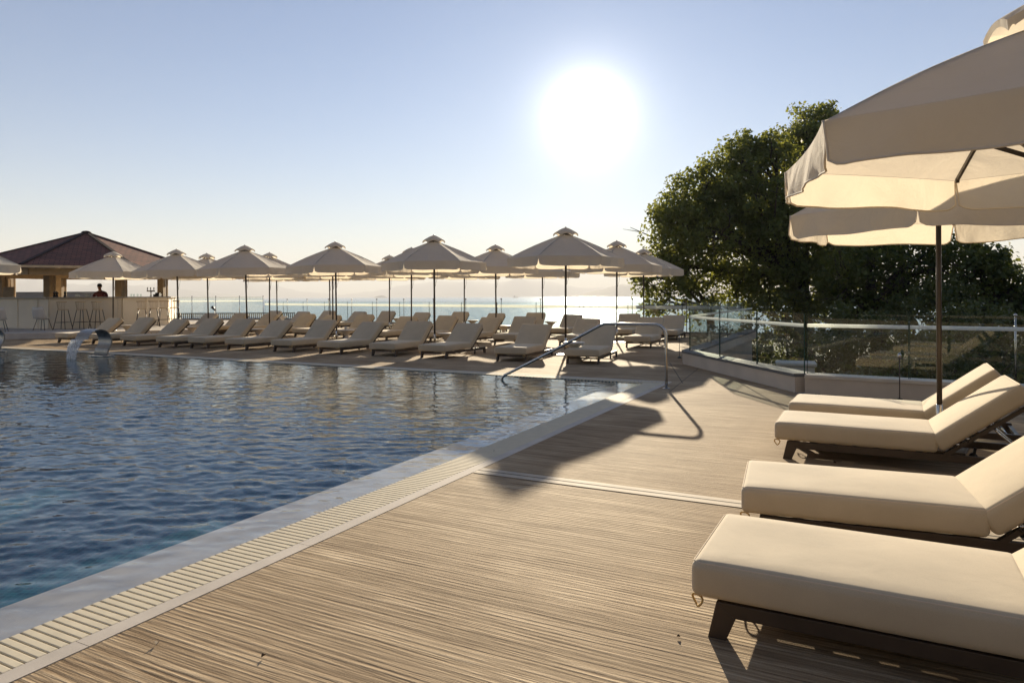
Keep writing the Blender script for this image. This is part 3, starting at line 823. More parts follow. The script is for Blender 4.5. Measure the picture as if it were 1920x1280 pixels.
for (px, Y), lb in zip(sec, lbs): put_parasol(pA, px_at(px, Y), Y, R(rng.uniform(-8, 20)), (R(rng.uniform(-.8, .8)), R(rng.uniform(-1.2, .6))), lb, 'parasols in the second row')
thr = [(520, 28.9), (619, 28.3), (730, 26.8), (870, 26.4), (1017, 25.6), (1207, 23.9)]
for i, (px, Y) in enumerate(thr):
    lb = ['leftmost', 'second from the left', 'third from the left', 'third from the right', 'second from the right', 'rightmost'][i]
    put_parasol(pA, px_at(px, Y), Y, R(rng.uniform(-5, 15) if i < 5 else -2), (R(rng.uniform(-.8, .8)), R(rng.uniform(-.8, .6))), f'cream parasol nearest the sea fence in the back row, {lb}' + (' and touching the tree' if i == 5 else ''), 'parasols in the back row')
pB.scale = (.925, .925, 1)
put_parasol(pB, 3.86, 6.22, R(52), (0, R(-.2)), 'cream parasol on a brown pole between the two loungers by the right fence', 'parasols over the near loungers')
put_parasol(pC, 2.76, 3.50, R(15), (0, 0), 'large cream parasol canopy in the upper right corner, closest to the camera', 'parasols over the near loungers')

# ------------------------------------------------------------------ side tables and small things on them
def make_table():
    r = empty('side_table', (0, 0, 0))
    mb = MB(); mb.lathe([(0, .40), (.225, .40), (.235, .408), (.235, .422), (.225, .43), (0, .43)], 32); mb.build('table_top', M['white_table'], r)
    mb = MB(); mb.lathe([(0, 0), (.16, 0), (.17, .02), (.165, .08), (.12, .15), (.055, .20), (.05, .24), (.09, .31), (.17, .375), (.20, .399), (0, .399)], 28); mb.build('pedestal', M['white_table'], r)
    return r
tproto = make_table(); tu = False
def tab(x, y, lb, z=.43):
    global tu
    p = at(x, y, z); o = copy_tree(tproto) if tu else tproto; tu = True
    o.location = (p.x, p.y, 0); tag(o, lb, 'side table', 'white side tables between the loungers'); return p
tab(238, 609.5, 'white hourglass side table, leftmost one, behind the parasol before the bar')
tab(360, 612, 'white hourglass side table in the front row, second from the left')
tab(484, 616, 'white hourglass side table in the front row, third from the left')
pt = tab(650, 618, 'white hourglass side table holding a cup, below the big bright folded parasol')
tab(836, 624, 'white hourglass side table beside the second front parasol from the right')
tab(944, 610, 'white hourglass side table in the middle row near the gap between front parasols')
tab(1033, 602.5, 'white side table in the back row against the sun glitter')
tab(886, 600, 'white side table in the back row right of the front parasol pole')
tab(744, 596, 'white side table in the back row near the leaning parasol pole')
p2 = tab(530, 593, 'white side table in the back row with a yellow cup on it')
p = tab(1076, 641, 'white side table beside the rightmost front parasol, behind the handrail')
def cup(p, m, lb):
    r = empty('cup', (p.x - .03, p.y, p.z + .001), 0, lb, 'cup', 'cups left on the side tables')
    mb = MB(); mb.lathe([(0, 0), (.028, 0), (.040, .10), (.036, .10), (.025, .01), (0, .01)], 16); mb.build('bowl', m, r)
    mb = MB(); mb.tube([(.036, 0, .08), (.06, 0, .075), (.062, 0, .045), (.033, 0, .03)], .004, 6); mb.build('handle', m, r)
cup(pt, M['white_table'], 'small white cup on the front side table below the folded parasol')
cup(p2, simple('yellow_paper', (.7, .48, .12), .6), 'small yellow cup on a back row side table')

# dry leaves blown onto the deck
lm = simple('dry_leaf', (.10, .06, .03), .8)
for i, (px, py) in enumerate([(1562, 868), (1579, 865), (927, 846), (1503, 1138), (293, 1212), (498, 1230), (1276, 1196), (1690, 742)]):
    p = at(px, py); n_ = 7; L_ = rng.uniform(.016, .03); a0 = rng.uniform(0, 6.28); mb = MB(); pr_ = []
    out_ = [(0, 0), (.25, .3), (.5, .36), (.8, .2), (1, 0), (.8, -.2), (.5, -.36), (.25, -.3)]
    vs = [(x * L_, y * L_, .006 + abs(y) * L_ * .8 + .2 * L_ * math.sin(x * 3)) for x, y in out_]; mb.add(vs, [(0, 1, 2), (0, 2, 3, 4), (0, 4, 5, 6), (0, 6, 7)])
    o = mb.build('dry_leaf', lm); o.location = p; o.rotation_euler = (0, 0, a0)
    tag(o, ['curled dry leaf on the deck beside the lounger at the brown pole', 'second curled dry leaf by the lounger at the brown pole, the right one', 'small dark leaf lying on the pale grate near the white joint', 'dry leaf on the deck below the big canopy, left of the closest lounger', 'dry leaf on the deck in the bottom left corner near the coping', 'dry leaf on the deck at the bottom left, further from the coping', 'dry leaf on the deck left of the closest lounger leg', 'dry leaf at the foot of the low pale wall'][i], 'leaf', 'dry leaves on the deck')

# ------------------------------------------------------------------ pool handrail
ar = to_ab(at(1250, 728))[0] - .02
b0 = to_ab(at(1250, 728))[1]
pts = [ab(ar, b0, .0), ab(ar, b0, .55)]
for k in range(9):
    t = R(11.25 * k); pts.append(ab(ar, b0 - .17 + .17 * math.cos(t), .79 + .17 * math.sin(t)))
b1 = b0 - 1.02
pts += [ab(ar, b0 - .5, .96), ab(ar, b1 + .10, .96), ab(ar, b1 + .04, .955), ab(ar, b1 - .02, .93)]
b2 = b0 - 2.80
pts += [ab(ar, b1 - .9, .93 - .88 * .52), ab(ar, b2 + .06, .07), ab(ar, b2 + .02, .035), ab(ar, b2, -.01), ab(ar, b2 - .0, -.22)]
r = empty('handrail', (0, 0, 0), 0, 'polished steel handrail sloping from the walkway down into the pool', 'handrail')
mb = MB(); mb.tube(pts, .0225, 16); mb.build('rail', M['steel'], r)
mb = MB(); q = ab(ar, b0); mb.lathe([(.0, .0005), (.055, .0005), (.055, .008), (.03, .012), (0, .012)], 24, (q.x, q.y, 0)); mb.build('floor_flange', M['steel'], r)

# ------------------------------------------------------------------ steel water spouts
def spout(px, py, lb, lb2, flow=True):
    p = at(px, py); rz = math.atan2(-U.y, -U.x)       # local +x points over the water
    r = empty('water_spout', (p.x, p.y, 0), rz, lb, 'pool spout', 'steel water spouts at the pool edge')
    prof = []; t0 = .010
    ctr = Vector((.22, 0, .36)); Rr = .30
    for k in range(25):
        a = R(232 - 10.6 * k * .86); prof.append((ctr.x + Rr * math.cos(a), ctr.z + Rr * math.sin(a)))
    prof[0] = (prof[0][0] - .0, .02)
    nO = [(x, z) for x, z in prof]; nI = []
    th = [.05 - .04 * min(1, k / 14) for k in range(25)]
    for k in range(25):
        x, z = prof[k]; d = Vector((ctr.x - x, 0, ctr.z - z)).normalized(); nI.append((x + d.x * th[k], z + d.z * th[k]))
    mb = MB(); wd = .25
    vs = []
    for y in (-wd, wd):
        vs += [(x, y, z) for x, z in nO] + [(x, y, z) for x, z in nI]
    n_ = 25; fs = []
    for k in range(n_ - 1):
        fs += [(k, k + 1, n_ + k + 1, n_ + k), (2 * n_ + k, 3 * n_ + k, 3 * n_ + k + 1, 2 * n_ + k + 1), (k, 2 * n_ + k, 2 * n_ + k + 1, k + 1), (n_ + k, n_ + k + 1, 3 * n_ + k + 1, 3 * n_ + k)]
    fs += [(0, n_, 3 * n_, 2 * n_), (n_ - 1, 3 * n_ - 1, 4 * n_ - 1, 2 * n_ - 1)]
    mb.add(vs, fs, True); o = mb.build('curved_blade', M['spout_steel'], r)
    em = o.modifiers.new('split', 'EDGE_SPLIT'); em.split_angle = R(40)
    mb = MB(); mb.box((.04, 0, .012), (.30, .60, .022)); mb.build('base_plate', M['steel'], r, bevel=.004)
    if flow:
        mb = MB(); x0, z0 = prof[-1]; a = R(232 - 10.6 * 24 * .86)
        n1, n2 = 18, 14
        for layer in range(2):
            o_ = len(mb.v)
            for j in range(n1 + 1):
                t = j / n1; zz = z0 * (1 - t) - .02 * t
                drop = z0 - zz; xx = x0 + .045 + .62 * math.sqrt(2 * max(drop, 0) / 9.81) + layer * .03
                for i in range(n2 + 1):
                    y = (-1 + 2 * i / n2) * (wd - .01) * (1 - .30 * t); w = .02 * math.sin(i * 2.3 + t * 3 + layer) * t
                    mb.v.append((xx + w, y + .008 * math.sin(j * 1.7 + i), zz))
            for j in range(n1):
                for i in range(n2):
                    q = o_ + j * (n2 + 1) + i; mb.f.append((q, q + 1, q + n2 + 2, q + n2 + 1)); mb.sm.append(True)
        wf = mb.build('waterfall', M['fall']); wf.location = r.location; wf.rotation_euler = r.rotation_euler
        tag(wf, lb2, 'water stream', None, 'stuff')
spout(193, 667, 'arched brushed steel water spout pouring a stream into the far side of the pool', 'sheet of clear water falling from the arched steel spout into the pool')
spout(-6, 658, 'arched steel water spout cut off by the left edge of the frame', '', False)

# ------------------------------------------------------------------ glass fences
def glass_fence(label, pts, base_z, wall, g0, g1, stripe_z, step, post=None, capm='cap', cap_over=.0, name='glass_fence', stripe_h=.05):
    root = empty(name, (0, 0, 0), 0, label, 'glass fence')
    for (p, q) in zip(pts[:-1], pts[1:]):
        L = (q - p).length; d = (q - p) / L; nrm = Vector((-d.y, d.x, 0)); n_ = max(1, round(L / step))
        if wall:
            mb = MB(); mb.beam(Vector((p.x, p.y, (base_z + wall - .05) / 2)), Vector((q.x, q.y, (base_z + wall - .05) / 2)), .30, wall - .05); w_ = mb.build('base_wall', M['plaster'], root)
            mb = MB(); mb.beam(Vector((p.x, p.y, wall - .024)), Vector((q.x, q.y, wall - .024)), .33, .048, ext=.0); mb.build('wall_cap', M[capm], root, bevel=.004)
        for i in range(n_):
            a = p + d * (L * i / n_ + .008); b_ = p + d * (L * (i + 1) / n_ - .008)
            mb = MB(); mb.beam((a.x, a.y, (g0 + g1) / 2), (b_.x, b_.y, (g0 + g1) / 2), .014, g1 - g0)
            g = mb.build('glass_panel', M['glass'], root)
            mb = MB(); mb.beam((a.x, a.y, g1 + .003), (b_.x, b_.y, g1 + .003), .014, .004)
            for e in (a, b_): mb.box((e.x, e.y, (g0 + g1) / 2), (.007, .016, g1 - g0 - .01), Matrix.Rotation(math.atan2(d.y, d.x), 3, 'Z'))
            mb.build('glass_edge', M['glass_edge'], g)
            if stripe_z:
                mb = MB()
                for s in (-1, 1):
                    aa = a + nrm * s * .0095; bb = b_ + nrm * s * .0095
                    mb.add([(aa.x, aa.y, stripe_z), (bb.x, bb.y, stripe_z), (bb.x, bb.y, stripe_z + stripe_h), (aa.x, aa.y, stripe_z + stripe_h)], [(0, 1, 2, 3)])
                mb.build('frosted_stripe', M['stripe'], g)
            if post:
                mb = MB(); e = a - d * .008; mb.tube([(e.x, e.y, base_z), (e.x, e.y, post)], .022, 8); mb.lathe([(0, 0), (.03, 0), (.03, .05), (0, .06)], 8, (e.x, e.y, post)); mb.build('post', M['steel'], root)
    return root
FCo = FC.copy(); off = Vector((.14, .12, 0))
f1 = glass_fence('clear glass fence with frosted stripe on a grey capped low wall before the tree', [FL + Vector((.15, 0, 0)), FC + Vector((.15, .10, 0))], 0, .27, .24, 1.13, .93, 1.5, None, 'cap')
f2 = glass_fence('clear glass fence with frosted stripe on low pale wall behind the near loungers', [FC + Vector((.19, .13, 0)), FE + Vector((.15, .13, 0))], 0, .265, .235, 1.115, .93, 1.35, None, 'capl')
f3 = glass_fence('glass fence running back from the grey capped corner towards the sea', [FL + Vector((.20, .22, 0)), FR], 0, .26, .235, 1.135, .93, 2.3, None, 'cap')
f4 = glass_fence('long striped glass fence with slim posts at the sea edge behind the loungers', [FR + Vector((-.2, .2, 0)), BK], 0, .12, .10, 1.13, .90, 2.2, None, 'cap', stripe_h=.12)
f5 = glass_fence('taller glass fence with round steel posts beside the pool bar', [BK + Vector((-.1, 0, 0)), BL], 0, .10, .2, 1.42, 1.13, 1.42, 1.45, 'cap', stripe_h=.08)
# steel posts on the long fence
d = (BK - FR).normalized(); k0 = 0
for i in range(13):
    e = FR + d * (2.2 + i * 2.2) + Vector((-.1, .1, 0))
    mb = MB(); mb.tube([(e.x, e.y, .12), (e.x, e.y, 1.24)], .014, 6); mb.lathe([(0, 0), (.035, 0), (.035, .05), (0, .055)], 8, (e.x, e.y, 1.24)); mb.build('post', M['pole_metal'], f4)
# steel post with ball on the near right fence
e = at(1898, 712, .265); 
mb = MB(); mb.tube([(e.x + .03, e.y - .02, .26), (e.x + .03, e.y - .02, 1.10)], .013, 10); mb.lathe([(0, 0), (.02, 0), (.022, .025), (0, .04)], 10, (e.x + .03, e.y - .02, 1.10)); mb.build('post', M['steel'], f2)
# spike lamps on the deck
for (px, y0, h, lb) in ((1274, 671, .42, 'thin black spike lamp on the deck at the corner of the angled glass fence'), (1687, 751, .55, 'thin garden spike lamp before the low wall behind the near loungers')):
    p = at(px, y0); r = empty('spike_lamp', (p.x, p.y, 0), 0, lb, 'garden lamp', 'spike lamps along the fence')
    mb = MB(); mb.tube([(0, 0, .01), (0, 0, h)], .006, 6); mb.build('stem', M['brown_metal'], r)
    mb = MB(); mb.lathe([(0, 0), (.05, 0), (.045, .02), (.012, .035), (0, .035)], 14); mb.build('base', M['black'], r)
    mb = MB(); mb.lathe([(0, h), (.022, h), (.024, h + .05), (.010, h + .075), (0, h + .08)], 12); mb.build('lamp_head', M['steel'], r)
# garden spotlight by the bar
p = atY(402, 575, 36); r = empty('spotlight', (p.x, p.y, 0), 0, 'small black garden spotlight before the glass fence near the bar', 'garden lamp')
mb = MB(); mb.tube([(0, 0, 0), (0, 0, .75)], .012, 6); mb.build('stem', M['black'], r)
mb = MB(); mb.tube([(.05, 0, .72), (-.08, 0, .86), (-.14, 0, .92)], [.035, .07, .07], 10); mb.build('lamp_head', M['black'], r)

# white hatch beyond the angled fence
p = at(1377, 668, -.35)
r = empty('storage_box', (5.6, 13.6, -.9), R(-20), 'white covered storage box on the lower ground behind the grey capped fence', 'storage box')
mb = MB(); mb.box((0, 0, .45), (.66, .5, .9)); mb.build('box_body', M['white_table'], r, bevel=.02)
mb = MB(); mb.box((0, 0, .94), (.74, .58, .07)); mb.build('lid', M['white_table'], r, bevel=.02)

# ------------------------------------------------------------------ pool bar
PZ = .2
cb = Vector((-18.3, 29.6, 0))
# raised paving under the bar
mb = MB(); pl = []
for k in range(40):
    a = R(9 * k); rr = 6.9 + .5 * math.sin(a * 2)
    pl.append((cb.x - .5 + rr * math.cos(a) * 1.35, cb.y + rr * math.sin(a) * .93 + .2))
mb.prism(pl, 0.004, PZ); tag(mb.build('bar_platform', M['coping']), kind='structure')
bar = empty('pool_bar', (0, 0, 0), 0, 'open pool bar under an eight sided red shingle roof at the left', 'pool bar')
def oc(k, r_): a = R(276 + 45 * k); return Vector((cb.x + r_ * math.cos(a), cb.y + r_ * math.sin(a), 0))
ze, za = 2.62, 4.22
me = bpy.data.meshes.new('roof'); bm = bmesh.new(); uvl = bm.loops.layers.uv.new('UVMap')
RR = 4.7
for k in range(8):
    p, q = oc(k, RR), oc(k + 1, RR); ap = Vector((cb.x, cb.y, za))
    v = [bm.verts.new((p.x, p.y, ze)), bm.verts.new((q.x, q.y, ze)), bm.verts.new(ap)]
    f = bm.faces.new(v); s = (q - p).length; hgt = (ap - (Vector((p.x, p.y, ze)) + Vector((q.x, q.y, ze))) / 2).length
    for l, u_ in zip(f.loops, ((-s / 2, 0), (s / 2, 0), (0, hgt))): l[uvl].uv = u_
    # underside
    bm.faces.new([bm.verts.new((q.x, q.y, ze - .05)), bm.verts.new((p.x, p.y, ze - .05)), bm.verts.new((cb.x, cb.y, za - .08))])
bm.to_mesh(me); bm.free(); me.materials.append(M['roof'])
ro = bpy.data.objects.new('roof', me); col.objects.link(ro); ro.parent = bar
mb = MB()
for k in range(8): p, q = oc(k, RR), oc(k + 1, RR); mb.beam((p.x, p.y, ze - .05), (q.x, q.y, ze - .05), .06, .09, ext=.01)
mb.build('eaves_board', M['wood_pale'], bar)
mb = MB()
for k in range(8):
    p = oc(k, RR + .01); mb.beam((p.x, p.y, ze + .02), (cb.x, cb.y, za + .02), .14, .04)
mb.lathe([(0, 0), (.22, 0), (.12, .06), (0, .08)], 8, (cb.x, cb.y, za + .0)); mb.build('ridge_tiles', M['roof'], ro)
mb = MB()
for k in range(8):
    p, q = oc(k, RR - .55), oc(k + 1, RR - .55); mb.beam((p.x, p.y, ze - .22), (q.x, q.y, ze - .22), .12, .24)
    mb.beam((p.x, p.y, ze - .1), (cb.x, cb.y, za - .2), .08, .14)
mb.build('beams', M['wood'], bar)
for (px, Y, w) in ((91, 28.0, .26), (113, 31.5, .24), (225, 28.9, .28), (303, 30.9, .26), (18, 31.5, .22), (2, 29.0, .24)):
    x = px_at(px, Y); mb = MB(); z_ = ze - .3
    mb.box((x, Y, (PZ + z_) / 2), (w, w, z_ - PZ)); mb.box((x + w * .75, Y + .1, (PZ + z_) / 2), (.07, .07, z_ - PZ))
    mb.build('column', M['wood'], bar, bevel=.01)
# counter
cp = [Vector((-27, 30.6, 0)), Vector((px_at(0, 28.3), 28.3, 0)), Vector((px_at(93, 27.2), 27.2, 0)), Vector((px_at(228, 28.1), 28.1, 0)), Vector((px_at(312, 30.4), 30.4, 0)), Vector((px_at(318, 33), 33.5, 0))]
cz = 1.40
mb = MB()
for p, q in zip(cp[:-1], cp[1:]):
    mb.beam((p.x, p.y, (PZ + cz) / 2), (q.x, q.y, (PZ + cz) / 2), .12, cz - PZ)
mb.build('counter_front', M['bar'], bar)
mb = MB()
for p, q in zip(cp[:-1], cp[1:]):
    d = (q - p).normalized(); n_ = Vector((-d.y, d.x, 0)) * .12
    mb.beam((p.x + n_.x, p.y + n_.y, cz + .026), (q.x + n_.x, q.y + n_.y, cz + .026), .62, .05, ext=.06)
mb.build('counter_top', M['counter'], bar)
for p, q in zip(cp[:-1], cp[1:]):
    d = (q - p).normalized(); n_ = Vector((d.y, -d.x, 0)) * .075
    for t in np.arange(0, (q - p).length, 1.2):
        e = p + d * t + n_; mb = MB(); mb.box((e.x, e.y, (PZ + cz) / 2), (.02, .02, cz - PZ - .02)); mb.build('panel_batten', M['bar'], bar)
# back wall seen through the bar
r = empty('garden_wall', (0, 0, 0), 0, 'low grey rendered wall seen through the open bar', 'wall')
mb = MB(); mb.beam((px_at(20, 40), 40, .85), (px_at(182, 40), 40, .85), .3, 1.7); mb.build('wall_body', M['greywall'], r)
mb = MB(); mb.beam((px_at(20, 40), 40, 1.74), (px_at(182, 40), 40, 1.74), .4, .07); mb.build('coping_stone', M['cap'], r)

# bar stools
def make_stool():
    r = empty('bar_stool', (0, 0, 0)); sz = .76
    mb = MB(); mb.lathe([(0, sz - .02), (.17, sz - .02), (.19, sz - .005), (.185, sz + .015), (.1, sz + .008), (0, sz + .004)], 20); mb.build('seat', M['wood_pale'], r)
    for sx in (-1, 1):
        for sy in (-1, 1):
            mb = MB(); mb.tube([(sx * .12, sy * .12, sz - .02), (sx * .23, sy * .23, 0)], .013, 8); mb.build('leg', M['brown_metal'], r)
    mb = MB(); c = [( -.19, -.19, .27), (.19, -.19, .27), (.19, .19, .27), (-.19, .19, .27)]
    for i in range(4): mb.tube([c[i], c[(i + 1) % 4]], .009, 6)
    mb.build('footrest', M['brown_metal'], r)
    bt = sz + .28; mb = MB()
    for i in range(7):
        a = R(-120 + 10 * i * 1.0); a = R(-90 + (i - 3) * 17)
        mb.tube([(.16 * math.cos(a), .16 * math.sin(a), sz), (.205 * math.cos(a), .205 * math.sin(a), bt)], .006, 6)
    mb.build('spindles', M['wood'], r)
    mb = MB(); pts = [(.21 * math.cos(R(-90 + k * 11)), .21 * math.sin(R(-90 + k * 11)), bt + .015) for k in range(-6, 7)]
    for a_, b_ in zip(pts[:-1], pts[1:]): mb.beam(a_, b_, .022, .05, ext=.003)
    mb.build('top_rail', M['wood_pale'], r); return r
sp = make_stool(); su = False
stools = [(118, 26.6, 0), (153, 26.8, 0), (183, 27.0, 3), (266, 27.9, 25), (288, 28.6, 30), (307, 29.4, 35), (327, 30.6, 70)]
sl_ = ['leftmost of the three timber backed bar stools before the left counter', 'middle of the three timber backed bar stools before the left counter', 'third timber backed bar stool before the left counter, nearest the bar pole',
       'leftmost of the four bar stools at the right end of the counter', 'second of the four bar stools at the right end of the counter', 'third of the four bar stools at the right end of the counter', 'bar stool standing round the right corner of the bar against the sea']
for (px, Y, rz), lb in zip(stools, sl_):
    o = copy_tree(sp) if su else sp; su = True
    o.location = (px_at(px, Y), Y, PZ); o.rotation_euler = (0, 0, R(rz)); tag(o, lb, 'bar stool', 'bar stools along the counter')
# low shell chairs
def shell_chair(x, y, z, rz, lb):
    r = empty('shell_chair', (x, y, z), rz, lb, 'chair', 'low shell chairs before the bar')
    mb = MB(); n1, n2 = 8, 8
    for j in range(n1 + 1):
        for i in range(n2 + 1):
            s = -1 + 2 * i / n2; t = j / n1
            if t < .5: yy = -.2 + t * .8; zz = .44 - .03 * (1 - s * s)
            else: yy = .2 + (t - .5) * .25; zz = .44 + (t - .5) * .84
            w = .24 * (1 - .25 * abs(2 * t - 1) ** 4); mb.v.append((s * w, yy - (.05 * s * s if t >= .5 else 0), zz + .03 * s * s))
    for j in range(n1):
        for i in range(n2): a = j * (n2 + 1) + i; mb.f.append((a, a + 1, a + n2 + 2, a + n2 + 1)); mb.sm.append(True)
    o = mb.build('shell', M['white_table'], r); sm = o.modifiers.new('s', 'SOLIDIFY'); sm.thickness = .018
    for sx in (-1, 1):
        for sy in (-1, 1):
            mb = MB(); mb.tube([(sx * .13, sy * .13, .41), (sx * .22, sy * .22, 0)], .011, 8); mb.build('leg', M['brown_metal'], r)
shell_chair(px_at(80, 25.9), 25.9, PZ, R(180), 'low cream shell chair standing alone before the bar counter')
shell_chair(px_at(-1, 24.8), 24.8, PZ, R(205), 'low cream shell chair cut off by the left edge of the frame')

# things on the counter
def on_counter(px, Y): return (px_at(px, Y), Y, cz + .052)
def blender_jug(px, Y, lb):
    r = empty('blender', on_counter(px, Y), 0, lb, 'blender', 'blenders on the bar counter')
    r.scale = (.55, .55, .55)
    mb = MB(); mb.lathe([(0, 0), (.10, 0), (.09, .12), (.06, .15), (0, .15)], 16); mb.build('motor_base', M['black'], r)
    mb = MB(); mb.lathe([(0, .151), (.06, .151), (.085, .36), (.08, .37), (0, .37)], 16); mb.build('jug', M['black'], r)
    mb = MB(); mb.lathe([(0, .371), (.06, .371), (.05, .41), (0, .41)], 12); mb.build('lid', M['steel'], r)
    mb = MB(); mb.tube([(.07, 0, .2), (.13, 0, .21), (.13, 0, .33), (.08, 0, .35)], .012, 6); mb.build('handle', M['black'], r)
blender_jug(102, 27.5, 'tall black blender on the counter left of the double column')
blender_jug(106.5, 27.6, 'black blender between the two timber columns')
blender_jug(122, 27.7, 'black blender right of the second timber column')
r = empty('beer_tap', on_counter(283, 29.9), 0, 'steel beer tap tower with black handles on the counter', 'beer tap')
mb = MB(); mb.tube([(0, 0, 0), (0, 0, .24)], .025, 10); mb.tube([(-.17, 0, .24), (.17, 0, .24)], .028, 10); mb.build('tower', M['steel'], r)
for x in (-.14, 0, .14):
    mb = MB(); mb.tube([(x, -.02, .26), (x, -.02, .40)], [.012, .022], 8); mb.build('tap_handle', M['black'], r)
r = empty('card_terminal', on_counter(295, 30.1), 0, 'black till box on the counter by the right column', 'till')
mb = MB(); mb.box((0, 0, .05), (.26, .22, .10)); mb.box((0, .03, .13), (.2, .05, .08), Matrix.Rotation(R(-20), 3, 'X')); mb.build('casing', M['black'], r, bevel=.008)
r = empty('menu_board', on_counter(16, 28.6), R(6), 'blank timber board standing on the counter at the left', 'board')
mb = MB(); mb.box((0, 0, .22), (.44, .03, .42), Matrix.Rotation(R(-8), 3, 'X')); mb.build('panel', M['wood'], r)
mb = MB(); mb.box((0, .06, .02), (.3, .16, .03)); mb.build('foot', M['wood'], r)
gproto = None
for i, px in enumerate((143, 148, 161, 165, 169, 246, 251, 258, 264)):
    loc = on_counter(px, 28.0 if px < 200 else 29.0)
    if gproto is None:
        gproto = MB().lathe([(0, 0), (.03, 0), (.038, .11), (.034, .11), (.028, .01), (0, .01)], 12).build('glass_tumbler', M['glass']); g = gproto
    else: g = gproto.copy(); col.objects.link(g)
    g.location = loc
    tag(g, 'small clear tumbler beside the barman on the counter' if px < 200 else 'small clear tumbler on the counter left of the beer tap', 'glass', 'tumblers beside the barman' if px < 200 else 'tumblers left of the beer tap')

# barman : leaning over the counter
def skin_mesh(name, joints, edges, m, parent, sub=2):
    me = bpy.data.meshes.new(name); me.from_pydata([j[0] for j in joints], edges, []); o = bpy.data.objects.new(name, me); col.objects.link(o); o.parent = parent
    sk = o.modifiers.new('skin', 'SKIN')
    for v, j in zip(me.skin_vertices[0].data, joints):
        rr = j[1]; v.radius = rr if isinstance(rr, tuple) else (rr, rr)
    me.skin_vertices[0].data[0].use_root = True; sk.use_smooth_shade = True
    s = o.modifiers.new('sub', 'SUBSURF'); s.levels = sub; s.render_levels = sub
    me.materials.append(m); return o
man = empty('person', (px_at(191.5, 28.75), 28.75, .16), R(0), 'person in a dark red shirt bending over behind the bar counter', 'person')
J = [((0, .06, .95), (.15, .11)), ((0, .03, 1.12), (.145, .105)), ((0, -.04, 1.32), (.17, .115)), ((0, -.10, 1.46), (.13, .09)), ((0, -.14, 1.55), (.055, .055)), ((0, -.17, 1.62), (.06, .06)), ((0, -.185, 1.70), (.075, .09)), ((0, -.17, 1.78), (.06, .07)),
     ((.21, -.09, 1.44), .058), ((.30, -.16, 1.22), .045), ((.17, -.36, 1.28), .034), ((.11, -.42, 1.28), .026),
     ((-.21, -.09, 1.44), .058), ((-.30, -.16, 1.22), .045), ((-.17, -.36, 1.28), .034), ((-.11, -.42, 1.28), .026),
     ((.10, .06, .85), .09), ((.11, .04, .48), .06), ((.11, .08, .08), .042), ((.11, -.08, .04), .03),
     ((-.10, .06, .85), .09), ((-.11, .04, .48), .06), ((-.11, .08, .08), .042), ((-.11, -.08, .04), .03)]
E = [(0, 1), (1, 2), (2, 3), (3, 4), (4, 5), (5, 6), (6, 7), (3, 8), (8, 9), (9, 10), (10, 11), (3, 12), (12, 13), (13, 14), (14, 15), (0, 16), (16, 17), (17, 18), (18, 19), (0, 20), (20, 21), (21, 22), (22, 23)]
skin_mesh('body', J, E, M['skin'], man)
JS = [(J[0][0], (.168, .128)), (J[1][0], (.163, .122)), (J[2][0], (.19, .134)), (J[3][0], (.15, .108)), ((0, -.128, 1.52), (.066, .064)),
      (J[8][0], .074), (J[9][0], .060), ((.20, -.315, 1.268), .046), (J[12][0], .074), (J[13][0], .060), ((-.20, -.315, 1.268), .046)]
skin_mesh('shirt', JS, [(0, 1), (1, 2), (2, 3), (3, 4), (3, 5), (5, 6), (6, 7), (3, 8), (8, 9), (9, 10)], M['redshirt'], man)
JT = [((0, .06, .93), (.172, .13)), ((.10, .06, .84), .105), ((.11, .04, .48), .076), ((.11, .08, .10), .062), ((-.10, .06, .84), .105), ((-.11, .04, .48), .076), ((-.11, .08, .10), .062)]
skin_mesh('trousers', JT, [(0, 1), (1, 2), (2, 3), (0, 4), (4, 5), (5, 6)], M['trouser'], man)
mb = MB(); mb.lathe([(0, .115), (.05, .105), (.083, .06), (.092, .01), (.088, -.02), (0, -.01)], 16, (0, -.172, 1.735), 1, 1.12); mb.build('hair', M['hair'], man)
for sx in (-1, 1):
    mb = MB(); base = Vector((sx * .11, -.42, 1.28)); mb.box(base + Vector((-sx * .02, -.035, -.002)), (.07, .075, .024))
    for k, (dx, L_) in enumerate(((-.030, .062), (-.010, .072), (.010, .068), (.029, .054))):
        q = base + Vector((-sx * .02 + dx, -.07, 0)); mb.tube([q, q + Vector((0, -L_ * .55, .004)), q + Vector((0, -L_, -.016))], [.0085, .008, .0065], 6)
    q = base + Vector((-sx * .055, -.02, 0)); mb.tube([q, q + Vector((-sx * .025, -.03, -.002)), q + Vector((-sx * .028, -.055, -.008))], [.010, .009, .007], 6)
    h_ = mb.build('hand', M['skin'], man); b_ = h_.modifiers.new('b', 'BEVEL'); b_.width = .009; b_.segments = 3; b_.limit_method = 'ANGLE'
mb = MB()
mb.lathe([(0, -.012), (.012, -.01), (.014, .005), (.006, .03), (0, .035)], 8, (0, -.268, 1.69))
for sx in (-1, 1): mb.lathe([(0, -.03), (.012, -.025), (.018, .0), (.012, .025), (0, .03)], 8, (sx * .082, -.175, 1.70), .5, 1)
mb.build('nose_and_ears', M['skin'], man)
mb = MB()
for sx in (-1, 1): mb.lathe([(0, -.007), (.01, 0), (0, .007)], 8, (sx * .03, -.262, 1.715))
mb.box((0, -.262, 1.655), (.045, .008, .008)); mb.build('eyes_and_mouth', M['hair'], man)

